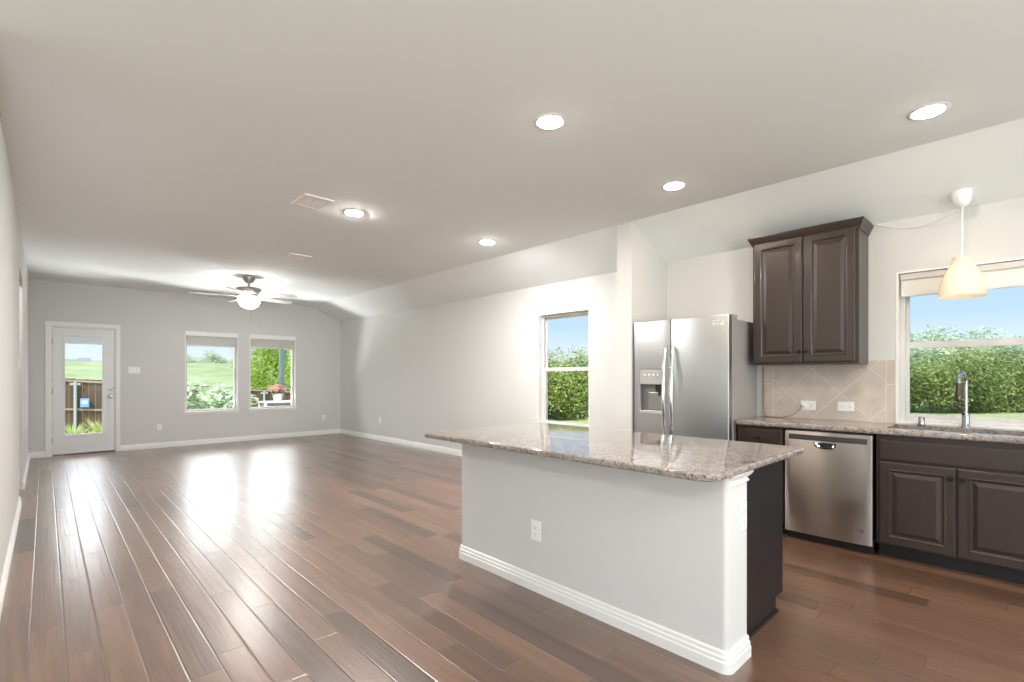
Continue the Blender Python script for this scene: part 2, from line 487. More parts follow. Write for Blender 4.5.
# ------------------------------------------------------------------ mesh helpers
class MB:
    def __init__(s):
        s.b = bmesh.new()

    def _merge(s, t, mat=None):
        if mat is not None:
            bmesh.ops.transform(t, matrix=mat, verts=t.verts)
        me = bpy.data.meshes.new('tmp')
        t.to_mesh(me)
        t.free()
        s.b.from_mesh(me)
        bpy.data.meshes.remove(me)

    def box(s, x0, x1, y0, y1, z0, z1, bev=0.0, seg=2, mat=None):
        t = bmesh.new()
        bmesh.ops.create_cube(t, size=1)
        bmesh.ops.scale(t, vec=(abs(x1 - x0), abs(y1 - y0), abs(z1 - z0)), verts=t.verts)
        bmesh.ops.translate(t, vec=((x0 + x1) / 2, (y0 + y1) / 2, (z0 + z1) / 2), verts=t.verts)
        if bev > 0:
            bmesh.ops.bevel(t, geom=t.edges[:], offset=bev, segments=seg, affect='EDGES', profile=0.5)
        s._merge(t, mat)
        return s

    def lathe(s, prof, c=(0, 0, 0), n=32, mat=None, cap=True):
        """prof: (radius, z) pairs, turned about the vertical axis through c"""
        t = bmesh.new()
        rings = []
        for r, z in prof:
            if r < 1e-6:
                rings.append([t.verts.new((c[0], c[1], c[2] + z))])
            else:
                rings.append([t.verts.new((c[0] + r * math.cos(2 * PI * k / n), c[1] + r * math.sin(2 * PI * k / n), c[2] + z)) for k in range(n)])
        for a, d in zip(rings, rings[1:]):
            for k in range(n):
                k2 = (k + 1) % n
                if len(a) == 1 and len(d) == 1:
                    continue
                if len(a) == 1:
                    t.faces.new((a[0], d[k2], d[k]))
                elif len(d) == 1:
                    t.faces.new((a[k], a[k2], d[0]))
                else:
                    t.faces.new((a[k], a[k2], d[k2], d[k]))
        if cap:
            for r_ in (rings[0], rings[-1]):
                if len(r_) > 1:
                    t.faces.new(r_)
        bmesh.ops.recalc_face_normals(t, faces=t.faces)
        s._merge(t, mat)
        return s

    def tube(s, pts, r, n=12, mat=None):
        """pts: list of points; r: radius or list of radii; capped"""
        t = bmesh.new()
        P = [Vector(p) for p in pts]
        R = r if isinstance(r, (list, tuple)) else [r] * len(P)
        rings = []
        up = None
        for i, p in enumerate(P):
            d = (P[min(i + 1, len(P) - 1)] - P[max(i - 1, 0)]).normalized()
            if up is None:
                up = Vector((0, 0, 1)) if abs(d.z) < 0.9 else Vector((1, 0, 0))
            a = d.cross(up).normalized()
            bq = a.cross(d).normalized()
            up = bq
            rings.append([t.verts.new(p + (a * math.cos(2 * PI * k / n) + bq * math.sin(2 * PI * k / n)) * R[i]) for k in range(n)])
        for a, d in zip(rings, rings[1:]):
            for k in range(n):
                t.faces.new((a[k], a[(k + 1) % n], d[(k + 1) % n], d[k]))
        t.faces.new(rings[0])
        t.faces.new(rings[-1])
        bmesh.ops.recalc_face_normals(t, faces=t.faces)
        s._merge(t, mat)
        return s

    def prism(s, poly, axis, a, b_, mat=None):
        """poly: 2-D outline in the two other axes (in order x,y,z), pushed along axis from a to b_"""
        t = bmesh.new()
        def P(q, w):
            c = list(q)
            c.insert(axis, w)
            return c
        A = [t.verts.new(P(q, a)) for q in poly]
        B = [t.verts.new(P(q, b_)) for q in poly]
        n = len(poly)
        for k in range(n):
            t.faces.new((A[k], A[(k + 1) % n], B[(k + 1) % n], B[k]))
        t.faces.new(A)
        t.faces.new(B)
        bmesh.ops.recalc_face_normals(t, faces=t.faces)
        s._merge(t, mat)
        return s

    def rings(s, loops, cap_first=True, cap_last=True):
        """loops of equal length joined one after another"""
        t = bmesh.new()
        V = [[t.verts.new(p) for p in lp] for lp in loops]
        n = len(V[0])
        for a, d in zip(V, V[1:]):
            for k in range(n):
                t.faces.new((a[k], a[(k + 1) % n], d[(k + 1) % n], d[k]))
        if cap_first:
            t.faces.new(V[0])
        if cap_last:
            t.faces.new(V[-1])
        bmesh.ops.recalc_face_normals(t, faces=t.faces)
        s._merge(t)
        return s

    def build(s, name, mat, parent=None, smooth=None, loc=None):
        me = bpy.data.meshes.new(name)
        s.b.to_mesh(me)
        s.b.free()
        me.materials.append(mat)
        o = bpy.data.objects.new(name, me)
        COL.objects.link(o)
        if loc:
            o.location = loc
        if smooth:
            for p in me.polygons:
                p.use_smooth = True
            try:
                me.set_sharp_from_angle(angle=math.radians(smooth))
            except Exception:
                pass
        if parent:
            o.parent = parent
            o.matrix_parent_inverse = Matrix.Translation(-Vector(parent_world(parent)))
        return o

def parent_world(p):
    """world origin of a parent: things are empties at their base, part meshes have their origin at the world's"""
    return Vector(p.location) if p.type == 'EMPTY' else Vector((0, 0, 0))

def tag(o, label=None, cat=None, group=None, kind=None):
    if label:
        o['label'] = label
    if cat:
        o['category'] = cat
    if group:
        o['group'] = group
    if kind:
        o['kind'] = kind
    return o

def thing(name, loc, label=None, cat=None, group=None, kind=None):
    o = bpy.data.objects.new(name, None)
    o.empty_display_size = 0.1
    COL.objects.link(o)
    o.location = loc
    return tag(o, label, cat, group, kind)

def copy_tree(o, loc=None, rot=None, scale=None, label=None, group=None):
    c = o.copy()
    COL.objects.link(c)
    if loc is not None:
        c.location = loc
    if rot is not None:
        c.rotation_euler = (0, 0, rot)
    if scale is not None:
        c.scale = scale
    if label:
        c['label'] = label
    if group:
        c['group'] = group
    for ch in list(o.children):
        d = ch.copy()
        COL.objects.link(d)
        d.parent = c
        for g in list(ch.children):
            e = g.copy()
            COL.objects.link(e)
            e.parent = d
    return c

def struct(o):
    o['kind'] = 'structure'
    return o

def wall_grid(axis, pos, thick, u0, u1, z0, z1, holes):
    """wall lying across `axis` (0: faces x, 1: faces y) between pos and pos+thick with rectangular openings (ua,ub,za,zb)"""
    us = sorted({u0, u1, *[h for q in holes for h in q[:2] if u0 < h < u1]})
    zs = sorted({z0, z1, *[h for q in holes for h in q[2:] if z0 < h < z1]})
    def solid(i, j):
        if i < 0 or j < 0 or i >= len(us) - 1 or j >= len(zs) - 1:
            return False
        um, zm = (us[i] + us[i + 1]) / 2, (zs[j] + zs[j + 1]) / 2
        return not any(a < um < b and c < zm < d for a, b, c, d in holes)
    m = MB()
    b = m.b
    cache = {}
    def V(w, u, z):
        k = (round(w, 5), round(u, 5), round(z, 5))
        if k not in cache:
            cache[k] = b.verts.new((w, u, z) if axis == 0 else (u, w, z))
        return cache[k]
    p, q = pos, pos + thick
    for i in range(len(us) - 1):
        for j in range(len(zs) - 1):
            if not solid(i, j):
                continue
            ua, ub, za, zb = us[i], us[i + 1], zs[j], zs[j + 1]
            for w in (p, q):
                b.faces.new((V(w, ua, za), V(w, ub, za), V(w, ub, zb), V(w, ua, zb)))
            for di, dj, e in ((-1, 0, ((ua, za), (ua, zb))), (1, 0, ((ub, za), (ub, zb))), (0, -1, ((ua, za), (ub, za))), (0, 1, ((ua, zb), (ub, zb)))):
                if not solid(i + di, j + dj):
                    (a, c), (d, f) = e
                    b.faces.new((V(p, a, c), V(p, d, f), V(q, d, f), V(q, a, c)))
    bmesh.ops.recalc_face_normals(b, faces=b.faces)
    return m

def text_mesh(txt, size, mat, name, parent, origin, xdir, updir, depth=0.0006, align='CENTER', xscale=1.0):
    cu = bpy.data.curves.new(name, 'FONT')
    cu.body = txt
    cu.size = size
    cu.extrude = depth
    cu.align_x = align
    cu.align_y = 'CENTER'
    ob = bpy.data.objects.new('tmp_text', cu)
    COL.objects.link(ob)
    bpy.context.view_layer.update()
    dg = bpy.context.evaluated_depsgraph_get()
    me = bpy.data.meshes.new_from_object(ob.evaluated_get(dg))
    bpy.data.objects.remove(ob)
    bpy.data.curves.remove(cu)
    x = Vector(xdir)
    y = Vector(updir)
    z = x.cross(y)
    mt = Matrix(((x.x * xscale, y.x, z.x, origin[0]), (x.y * xscale, y.y, z.y, origin[1]), (x.z * xscale, y.z, z.z, origin[2]), (0, 0, 0, 1)))
    me.transform(mt)
    me.materials.clear()
    me.materials.append(mat)
    o = bpy.data.objects.new(name, me)
    COL.objects.link(o)
    o.parent = parent
    o.matrix_parent_inverse = Matrix.Translation(-Vector(parent_world(parent)))
    return o

# ------------------------------------------------------------------ room shell
XL, XR, YF = -0.187, 4.821, 10.697
ZC, ZR, XB = 2.783, 2.489, 4.15
TH = 0.16
YR = -3.2            # rear wall
XS = -2.9            # side wall of the entry area behind the camera
YE = 3.1             # where the entry area ends and the left wall starts

m = MB()
m.box(XS - TH, XR + TH, YR - TH, YF + TH, -0.12, 0.0)
struct(m.build('floor', M['floor']))
m = MB()
m.prism([(XS - TH, ZC), (XB, ZC), (XR, ZR), (XR + TH, ZR), (XR + TH, 2.98), (XS - TH, 2.98)], 1, YR - TH, YF)
struct(m.build('ceiling', M['ceiling']))

W1 = (1.86, 2.74, 0.60, 2.105)      # far wall, beside the door
W2 = (2.945, 3.84, 0.60, 2.105)     # far wall, right
W3 = (3.715, 4.59, 0.60, 2.105)     # right wall of the living area
W4 = (-0.075, 0.735, 0.912, 2.085)  # right wall over the sink
DOOR = (0.062, 0.870, 0.0, 2.075)
struct(wall_grid(1, YF, TH, XL - 1.6, XR + TH, -0.12, 2.98, [W1, W2, (DOOR[0], DOOR[1], -0.2, DOOR[3])]).build('wall_far', M['wall']))
struct(wall_grid(0, XR, TH, YR, YF, 0.0, ZR, [W3, W4]).build('wall_right', M['wall']))
struct(wall_grid(0, XL - 0.12, 0.12, YE, YF, 0.0, ZC, [(6.86, 7.80, -0.2, 2.355)]).build('wall_left', M['wall']))
struct(wall_grid(1, YE, 0.12, XS, XL - 0.12, 0.0, ZC, []).build('wall_entry', M['wall']))
struct(wall_grid(0, XS - TH, TH, YR, YF, 0.0, ZC, [(*ADDED_SIDE_WINDOW, 0.35, 2.35)]).build('wall_side', M['wall']))
struct(wall_grid(1, YR - TH, TH, XS - TH, XR + TH, 0.0, ZC, [(a_, b_, 0.35, 2.35) for a_, b_ in ADDED_REAR_WINDOWS]).build('wall_rear', M['wall']))
m = MB()
PW0, PW1 = 2.690, 2.862
m.prism([(XB, 0), (XR, 0), (XR, ZR), (XB, ZC)], 1, PW0, PW1)
o = m.build('wall_partition', M['wall'])
struct(o)

def bb_poly(h=0.092, t=0.016):
    """stepped baseboard profile (depth, height)"""
    return [(0, 0), (t, 0), (t, h * .50), (t * .80, h * .56), (t * .80, h * .72), (t * .52, h * .78), (t * .52, h * .93), (t * .3, h), (0, h)]

def baseboard(name, axis, wall, sign, a, b):
    """axis 0: board runs along y on a wall facing x; axis 1: runs along x on a wall facing y"""
    m = MB()
    pl = [(wall + sign * d, z) for d, z in bb_poly()]
    m.prism(pl, 1 if axis == 0 else 0, a, b)
    return struct(m.build(name, M['trim']))

baseboard('baseboard_left', 0, XL, 1, YE, 6.86)
baseboard('baseboard_left_far', 0, XL, 1, 7.80, YF)
baseboard('baseboard_far_left', 1, YF, -1, XL + 0.016, -0.006)
baseboard('baseboard_far', 1, YF, -1, 0.928, XR)
baseboard('baseboard_right', 0, XR, -1, PW1 + 0.016, YF - 0.016)
baseboard('baseboard_partition', 1, PW1, 1, XB, XR)
baseboard('baseboard_partition_end', 0, XB, -1, PW0 - 0.004, PW1 + 0.016)

# ------------------------------------------------------------------ windows
def window(num, axis, wall, op, rail, liner=0.016, divided=True, sill=True):
    """axis 0: wall faces x, opening along y; axis 1: wall faces y, opening along x. single-hung: frame, two sashes, panes, liner, sill"""
    u0, u1, z0, z1 = op
    def bx(m, w0, w1, a, b, c, d, bev=0.0):
        if axis == 0:
            m.box(wall + w0, wall + w1, a, b, c, d, bev)
        else:
            m.box(a, b, wall + w0, wall + w1, c, d, bev)
    loc = (wall, (u0 + u1) / 2, z0) if axis == 0 else ((u0 + u1) / 2, wall, z0)
    root = thing('window_%d' % num, loc, kind='structure')
    # white liner of the opening
    m = MB()
    bx(m, -0.004, 0.150, u0, u0 + liner, z0, z1)
    bx(m, -0.004, 0.150, u1 - liner, u1, z0, z1)
    bx(m, -0.004, 0.150, u0 + liner, u1 - liner, z1 - liner, z1)
    m.build('window_liner', M['trim'], root)
    a, b = u0 + liner, u1 - liner
    c, d = z0 + (0.022 if sill else 0.012), z1 - liner
    F = 0.030
    m = MB()
    bx(m, 0.075, 0.150, a, a + F, c, d, 0.003)
    bx(m, 0.075, 0.150, b - F, b, c, d, 0.003)
    bx(m, 0.075, 0.150, a + F, b - F, d - F, d, 0.003)
    bx(m, 0.075, 0.150, a + F, b - F, c, c + F, 0.003)
    m.build('window_frame', M['vinyl'], root)
    ia, ib, ic, id_ = a + F, b - F, c + F, d - F
    q = 0.025
    if divided:
        for nm, w0, lo, hi in (('upper_sash', 0.112, rail - 0.012, id_), ('lower_sash', 0.082, ic, rail + 0.026)):
            m = MB()
            s = 0.022 if nm == 'upper_sash' else q
            bx(m, w0, w0 + 0.026, ia, ia + s, lo, hi, 0.002)
            bx(m, w0, w0 + 0.026, ib - s, ib, lo, hi, 0.002)
            bx(m, w0, w0 + 0.026, ia + s, ib - s, hi - (s if nm == 'upper_sash' else 0.050), hi, 0.002)
            bx(m, w0, w0 + 0.026, ia + s, ib - s, lo, lo + s, 0.002)
            sa = m.build(nm, M['vinyl'], root)
            m = MB()
            bx(m, w0 + 0.011, w0 + 0.014, ia + s, ib - s, lo + s, hi - (s if nm == 'upper_sash' else 0.050))
            m.build('pane', M['glass'], sa)
    else:
        m = MB()
        bx(m, 0.110, 0.114, ia, ib, ic, id_)
        m.build('pane', M['glass'], root)
    if sill:
        m = MB()
        e = 0.022
        bx(m, -0.030, 0.090, u0 - e, u1 + e, z0 - 0.002, z0 + 0.020, 0.004)
        bx(m, -0.014, -0.001, u0 - 0.01, u1 + 0.01, z0 - 0.040, z0 - 0.002, 0.002)
        m.build('window_sill', M['trim'], root)
    else:
        m = MB()
        bx(m, -0.003, 0.090, u0, u1, z0, z0 + 0.012, 0.003)
        m.build('window_sill', M['trim'], root)
    return root

window(1, 1, YF, W1, 1.36, divided=False)
window(2, 1, YF, W2, 1.36, divided=False)
window(3, 0, XR, W3, 1.365)
window(4, 0, XR, W4, 1.515, sill=False)

for num, axis, w0, a_, b_ in ((5, 1, YR, *ADDED_REAR_WINDOWS[0]), (6, 1, YR, *ADDED_REAR_WINDOWS[1]), (7, 0, XS, *ADDED_SIDE_WINDOW)):  # unseen windows, added so the fill lamps can shine in
    root = thing('window_%d' % num, ((a_ + b_) / 2, w0, 0.35) if axis else (w0, (a_ + b_) / 2, 0.35), kind='structure')
    mf, mp_ = MB(), MB()
    def fb(mm, u0, u1, z0, z1, d0, d1):
        if axis:
            mm.box(u0, u1, w0 - d1, w0 - d0, z0, z1)
        else:
            mm.box(w0 - d1, w0 - d0, u0, u1, z0, z1)
    n_p = 3
    for k in range(n_p + 1):
        u = a_ + (b_ - a_ - 0.05) * k / n_p
        fb(mf, u, u + 0.05, 0.35, 2.35, 0.06, 0.12)
    fb(mf, a_, b_, 0.35, 0.40, 0.061, 0.119)
    fb(mf, a_, b_, 2.30, 2.35, 0.061, 0.119)
    mf.build('window_frame', M['vinyl'], root)
    fb(mp_, a_ + 0.01, b_ - 0.01, 0.36, 2.34, 0.088, 0.092)
    mp_.build('pane', M['glass'], root)

def raised_blind(op, label):
    u0, u1, z0, z1 = op
    a, b = u0 + 0.020, u1 - 0.020
    root = thing('window_blind', ((u0 + u1) / 2, YF + 0.03, z1), label, 'blind', 'raised slat blinds on the far windows')
    m = MB()
    m.box(a - 0.012, b + 0.012, YF - 0.012, YF + 0.004, z1 - 0.082, z1 - 0.002, 0.003)
    m.build('valance', M['trim'], root)
    m = MB()
    m.box(a, b, YF + 0.006, YF + 0.058, z1 - 0.055, z1 - 0.017, 0.002)
    m.build('head_rail', M['blind'], root)
    m = MB()
    zb = 1.835
    k = 0
    z = zb + 0.030
    while z < z1 - 0.060:
        m.box(a, b, YF + 0.008, YF + 0.056, z, z + 0.0036)
        z += 0.0068
    o = m.build('slat_stack', M['blind'], root)
    m = MB()
    m.box(a, b, YF + 0.007, YF + 0.057, zb, zb + 0.026, 0.004)
    m.build('bottom_rail', M['blind'], root)
    m = MB()
    m.tube([(b - 0.07, YF + 0.002, z1 - 0.08), (b - 0.07, YF + 0.002, 1.55)], 0.0022, 6)
    m.lathe([(0.002, 0.02), (0.006, 0.014), (0.007, 0), (0.003, -0.01)], (b - 0.07, YF + 0.002, 1.54), 10)
    m.build('pull_cord', M['white_cord'], root)
    return root
raised_blind(W1, 'white slat blind drawn up to the top of the far window nearer the glass door')
raised_blind(W2, 'white slat blind drawn up to the top of the far window beside the right corner')

# roller shade over the sink window
root = thing('roller_shade', (XR + 0.03, 0.33, 2.04), 'off-white roller shade pulled down a little over the kitchen sink window', 'window shade')
a, b = W4[0] + 0.022, W4[1] - 0.022
m = MB()
m.box(XR + 0.010, XR + 0.070, a, b, 2.020, 2.066, 0.006)
m.build('cassette', M['vinyl'], root)
m = MB()
m.box(XR + 0.030, XR + 0.0325, a + 0.006, b - 0.006, 1.912, 2.020)
m.build('shade_cloth', M['shade_cloth'], root)
m = MB()
m.box(XR + 0.024, XR + 0.038, a + 0.006, b - 0.006, 1.890, 1.912, 0.004)
m.build('bottom_bar', M['blind'], root)

# ------------------------------------------------------------------ door
door = thing('door_1', (0.466, YF, 0), kind='structure')
m = MB()
cw = 0.066
def casing_leg(x0, x1):
    m.box(x0, x1, YF - 0.018, YF, 0, 2.142, 0.004)
casing_leg(-0.004, 0.062)
casing_leg(0.870, 0.926)
m.box(-0.004, 0.926, YF - 0.020, YF - 0.0005, 2.076, 2.142, 0.004)
m.build('door_casing', M['trim'], door)
m = MB()
m.box(0.062, 0.078, YF, YF + TH, 0, 2.075)
m.box(0.854, 0.870, YF, YF + TH, 0, 2.075)
m.box(0.078, 0.854, YF, YF + TH, 2.059, 2.075)
m.box(0.078, 0.092, YF + 0.055, YF + 0.085, 0.026, 2.059)
m.box(0.840, 0.854, YF + 0.055, YF + 0.085, 0.026, 2.059)
m.box(0.092, 0.840, YF + 0.055, YF + 0.085, 2.045, 2.059)
m.build('door_jamb', M['trim'], door)
m = MB()
m.box(0.078, 0.854, YF + 0.002, YF + TH + 0.03, 0.0, 0.026)
m.build('threshold', M['bronze'], door)
g = (0.225, 0.700, 0.325, 1.925)
sl = wall_grid(1, YF + 0.010, 0.044, 0.082, 0.850, 0.026, 2.055, [g]).build('door_slab', M['door_paint'], door)
m = MB()
f = 0.026
for y0_, y1_ in ((YF + 0.002, YF + 0.012), (YF + 0.052, YF + 0.060)):
    m.box(g[0] - f, g[0] + 0.006, y0_, y1_, g[2] - f, g[3] + f, 0.003)
    m.box(g[1] - 0.006, g[1] + f, y0_, y1_, g[2] - f, g[3] + f, 0.003)
    m.box(g[0], g[1], y0_, y1_, g[3] - 0.006, g[3] + f, 0.003)
    m.box(g[0], g[1], y0_, y1_, g[2] - f, g[2] + 0.006, 0.003)
m.build('glass_frame', M['door_paint'], door)
m = MB()
m.box(g[0], g[1], YF + 0.020, YF + 0.024, g[2], g[3])
m.build('pane', M['glass'], door)
m = MB()
for k in range(12):
    m.box(g[0] + 0.01, g[1] - 0.01, YF + 0.029, YF + 0.042, g[3] - 0.012 - k * 0.0085, g[3] - 0.006 - k * 0.0085)
m.box(g[0] + 0.01, g[1] - 0.01, YF + 0.028, YF + 0.044, g[3] - 0.125, g[3] - 0.112, 0.002)
m.build('enclosed_blind', M['blind'], door)
ry = Matrix.Rotation(PI / 2, 4, 'X')
m = MB()
m.lathe([(0.0, -0.002), (0.032, -0.002), (0.032, 0.005), (0.020, 0.010), (0.013, 0.016), (0.013, 0.034), (0.022, 0.040), (0.028, 0.052), (0.024, 0.064), (0.0, 0.068)], n=24,
        mat=Matrix.Translation((0.800, YF + 0.010, 0.935)) @ ry)
m.build('door_knob', M['nickel'], door, 40)
m = MB()
m.lathe([(0.0, -0.002), (0.030, -0.002), (0.030, 0.008), (0.024, 0.014), (0.0, 0.016)], n=24, mat=Matrix.Translation((0.800, YF + 0.010, 1.075)) @ ry)
m.box(0.796, 0.804, YF - 0.022, YF - 0.004, 1.060, 1.090, 0.003)
m.build('deadbolt', M['nickel'], door, 40)
for z in (0.25, 1.04, 1.83):
    m = MB()
    m.tube([(0.080, YF + 0.004, z - 0.045), (0.080, YF + 0.004, z + 0.045)], 0.006, 10)
    m.box(0.080, 0.088, YF + 0.008, YF + 0.0105, z - 0.044, z + 0.044)
    m.build('hinge', M['nickel'], door)

# ------------------------------------------------------------------ electrical plates
def plate(name, label, cat, group, center, normal, wide, tall, kind, horizontal=False):
    """plate lying on a wall; normal one of '-x','+x','-y'; built in local u (across), v (up), w (out)"""
    cx, cy, cz = center
    if normal == '-y':
        T = lambda u, v, w: (cx + u, cy - w, cz + v)
    elif normal == '-x':
        T = lambda u, v, w: (cx - w, cy - u, cz + v)
    else:
        T = lambda u, v, w: (cx + w, cy + u, cz + v)
    root = thing(name, center, label, cat, group)
    def bx(m, u0, u1, v0, v1, w0, w1, bev=0.0):
        a, b = T(u0, v0, w0), T(u1, v1, w1)
        m.box(min(a[0], b[0]), max(a[0], b[0]), min(a[1], b[1]), max(a[1], b[1]), min(a[2], b[2]), max(a[2], b[2]), bev)
    m = MB()
    bx(m, -wide / 2, wide / 2, -tall / 2, tall / 2, 0.0, 0.006, 0.0024)
    m.build('cover_plate', M['plate'], root)
    if kind == 'outlet':
        for s in (-1, 1):
            m = MB()
            if horizontal:
                bx(m, s * 0.027 - 0.017, s * 0.027 + 0.017, -0.015, 0.015, 0.005, 0.0085, 0.0012)
            else:
                bx(m, -0.015, 0.015, s * 0.021 - 0.016, s * 0.021 + 0.016, 0.005, 0.0085, 0.0012)
            r_ = m.build('receptacle', M['plate'], root)
            m = MB()
            for q in (-1, 1):
                if horizontal:
                    bx(m, s * 0.027 - 0.005, s * 0.027 + 0.004, q * 0.0065 - 0.0012, q * 0.0065 + 0.0012, 0.0083, 0.0089)
                else:
                    bx(m, q * 0.0065 - 0.0012, q * 0.0065 + 0.0012, s * 0.021 - 0.002, s * 0.021 + 0.007, 0.0083, 0.0089)
            if horizontal:
                bx(m, s * 0.027 + 0.007, s * 0.027 + 0.011, -0.002, 0.002, 0.0083, 0.0089)
            else:
                bx(m, -0.002, 0.002, s * 0.021 - 0.011, s * 0.021 - 0.007, 0.0083, 0.0089)
            m.build('slots', M['slot'], r_)
    else:
        n = kind
        for k in range(n):
            u = (k - (n - 1) / 2) * 0.046
            m = MB()
            bx(m, u - 0.016, u + 0.016, -0.033, 0.033, 0.005, 0.009, 0.0015)
            m.build('rocker', M['plate'], root)
    return root

plate('light_switch', 'wide white triple switch plate on the far wall beside the glass door', 'light switch', None, (1.118, YF, 1.377), '-y', 0.165, 0.115, 3)
plate('wall_outlet', 'white outlet low on the far wall between the door and the windows', 'outlet', None, (1.478, YF, 0.368), '-y', 0.075, 0.118, 'outlet')
plate('wall_outlet', 'white outlet low on the far wall near the right corner', 'outlet', None, (4.431, YF, 0.368), '-y', 0.075, 0.118, 'outlet')
plate('wall_outlet', 'white outlet low on the long right wall before the island', 'outlet', None, (XR, 8.90, 0.405), '-x', 0.075, 0.118, 'outlet')
plate('wall_outlet', 'white outlet seen edge-on low on the near left wall', 'outlet', None, (XL, 6.62, 0.335), '+x', 0.075, 0.118, 'outlet')
plate('light_switch', 'white switch seen edge-on high on the near left wall', 'light switch', None, (XL, 6.66, 1.39), '+x', 0.075, 0.118, 1)

# ------------------------------------------------------------------ cabinets
def panel_door(y0, y1, z0, z1, xf, t=0.019, fr=0.055, flat=False):
    """raised-panel door facing -x; front face at xf"""
    def lp(i, x):
        return [(x, y0 + i, z0 + i), (x, y1 - i, z0 + i), (x, y1 - i, z1 - i), (x, y0 + i, z1 - i)]
    if flat:
        L = [lp(0, xf + t), lp(0, xf + 0.004), lp(0.004, xf + 0.001), lp(0.010, xf), ]
        L += [lp(0.018, xf)]
    else:
        L = [lp(0, xf + t), lp(0, xf + 0.004), lp(0.003, xf + 0.001), lp(0.007, xf), lp(fr - 0.012, xf), lp(fr - 0.006, xf - 0.0015), lp(fr - 0.002, xf + 0.001),
             lp(fr + 0.003, xf + 0.0075), lp(fr + 0.012, xf + 0.0085), lp(fr + 0.034, xf + 0.0022), lp(fr + 0.038, xf + 0.0015)]
    m = MB()
    m.rings(L)
    return m

def cab_knob(parent, x, y, z):
    m = MB()
    mt = Matrix.Translation((x, y, z)) @ Matrix.Rotation(-PI / 2, 4, 'Y')
    m.lathe([(0.0, -0.001), (0.009, -0.001), (0.009, 0.002), (0.0055, 0.005), (0.0055, 0.014), (0.012, 0.019), (0.0155, 0.025), (0.013, 0.031), (0.0, 0.034)], n=20, mat=mt)
    return m.build('knob', M['knob_black'], parent, 40)

XF = 4.270   # face frame of base cabinets
XD = 4.250   # door fronts
XW = XR - 0.004

def base_cabinet(name, label, y0, y1, fronts):
    root = thing(name, (XF, (y0 + y1) / 2, 0), label, 'cabinet', 'base cabinets along the kitchen wall')
    m = MB()
    m.box(XF, XF + 0.022, y0, y1, 0.100, 0.866)
    m.box(XF + 0.022, XW, y0, y0 + 0.018, 0.100, 0.866)
    m.box(XF + 0.022, XW, y1 - 0.018, y1, 0.100, 0.866)
    m.box(XF + 0.022, XW, y0 + 0.018, y1 - 0.018, 0.100, 0.118)
    m.build('carcass', M['cab'], root)
    m = MB()
    m.box(XF + 0.085, XF + 0.100, y0, y1, 0.0, 0.0995)
    m.build('toe_kick', M['kick'], root)
    for kind, a, b, c, d, kn in fronts:
        o = panel_door(a, b, c, d, XD, flat=(kind == 'drawer_front'), fr=0.06).build(kind, M['cab'], root)
        if kn:
            cab_knob(o, XD - 0.0005, *kn)
    return root

base_cabinet('base_cabinet', 'narrow dark drawer cabinet between the refrigerator and the dishwasher', 1.364, 1.722,
             [('drawer_front', 1.376, 1.712, 0.700, 0.842, (1.544, 0.771)), ('door', 1.376, 1.712, 0.112, 0.680, (1.41, 0.613))])
base_cabinet('sink_cabinet', 'dark espresso sink base cabinet with two raised-panel doors below the window', -0.090, 0.762,
             [('drawer_front', -0.072, 0.742, 0.694, 0.832, None), ('door', 0.342, 0.742, 0.108, 0.678, (0.366, 0.613)), ('door', -0.072, 0.334, 0.108, 0.678, (0.309, 0.613))])

# worktop with sink cut-out
ZK0, ZK1 = 0.867, 0.906
SK = (4.355, 4.735, -0.055, 0.725)   # sink hole x0,x1,y0,y1
root = thing('kitchen_countertop', (4.5, 0.6, ZK0), 'long speckled granite worktop along the kitchen wall under the window', 'countertop')
m = MB()
CY0, CY1 = -0.60, 1.726
def top_grid(mm, xs, ys, z0, z1, hole):
    b = mm.b
    cache = {}
    def V(x, y, z):
        k = (x, y, z)
        if k not in cache:
            cache[k] = b.verts.new(k)
        return cache[k]
    def solid(i, j):
        if i < 0 or j < 0 or i > len(xs) - 2 or j > len(ys) - 2:
            return False
        return (i, j) != hole
    for i in range(len(xs) - 1):
        for j in range(len(ys) - 1):
            if not solid(i, j):
                continue
            x0, x1, y0, y1 = xs[i], xs[i + 1], ys[j], ys[j + 1]
            for z in (z0, z1):
                b.faces.new((V(x0, y0, z), V(x1, y0, z), V(x1, y1, z), V(x0, y1, z)))
            for di, dj, p, q in ((-1, 0, (x0, y0), (x0, y1)), (1, 0, (x1, y0), (x1, y1)), (0, -1, (x0, y0), (x1, y0)), (0, 1, (x0, y1), (x1, y1))):
                if not solid(i + di, j + dj):
                    b.faces.new((V(*p, z0), V(*q, z0), V(*q, z1), V(*p, z1)))
    bmesh.ops.recalc_face_normals(b, faces=b.faces)
    ed = [e for e in b.edges if all(abs(v.co.x - xs[0]) < 1e-5 for v in e.verts) and abs(e.verts[0].co.z - e.verts[1].co.z) < 1e-5]
    bmesh.ops.bevel(b, geom=ed, offset=0.012, segments=4, affect='EDGES', profile=0.5)
top_grid(m, [4.235, SK[0], SK[1], XW], [CY0, SK[2], SK[3], CY1], ZK0, ZK1, (1, 1))
m.build('worktop_slab', M['granite'], root, 40)

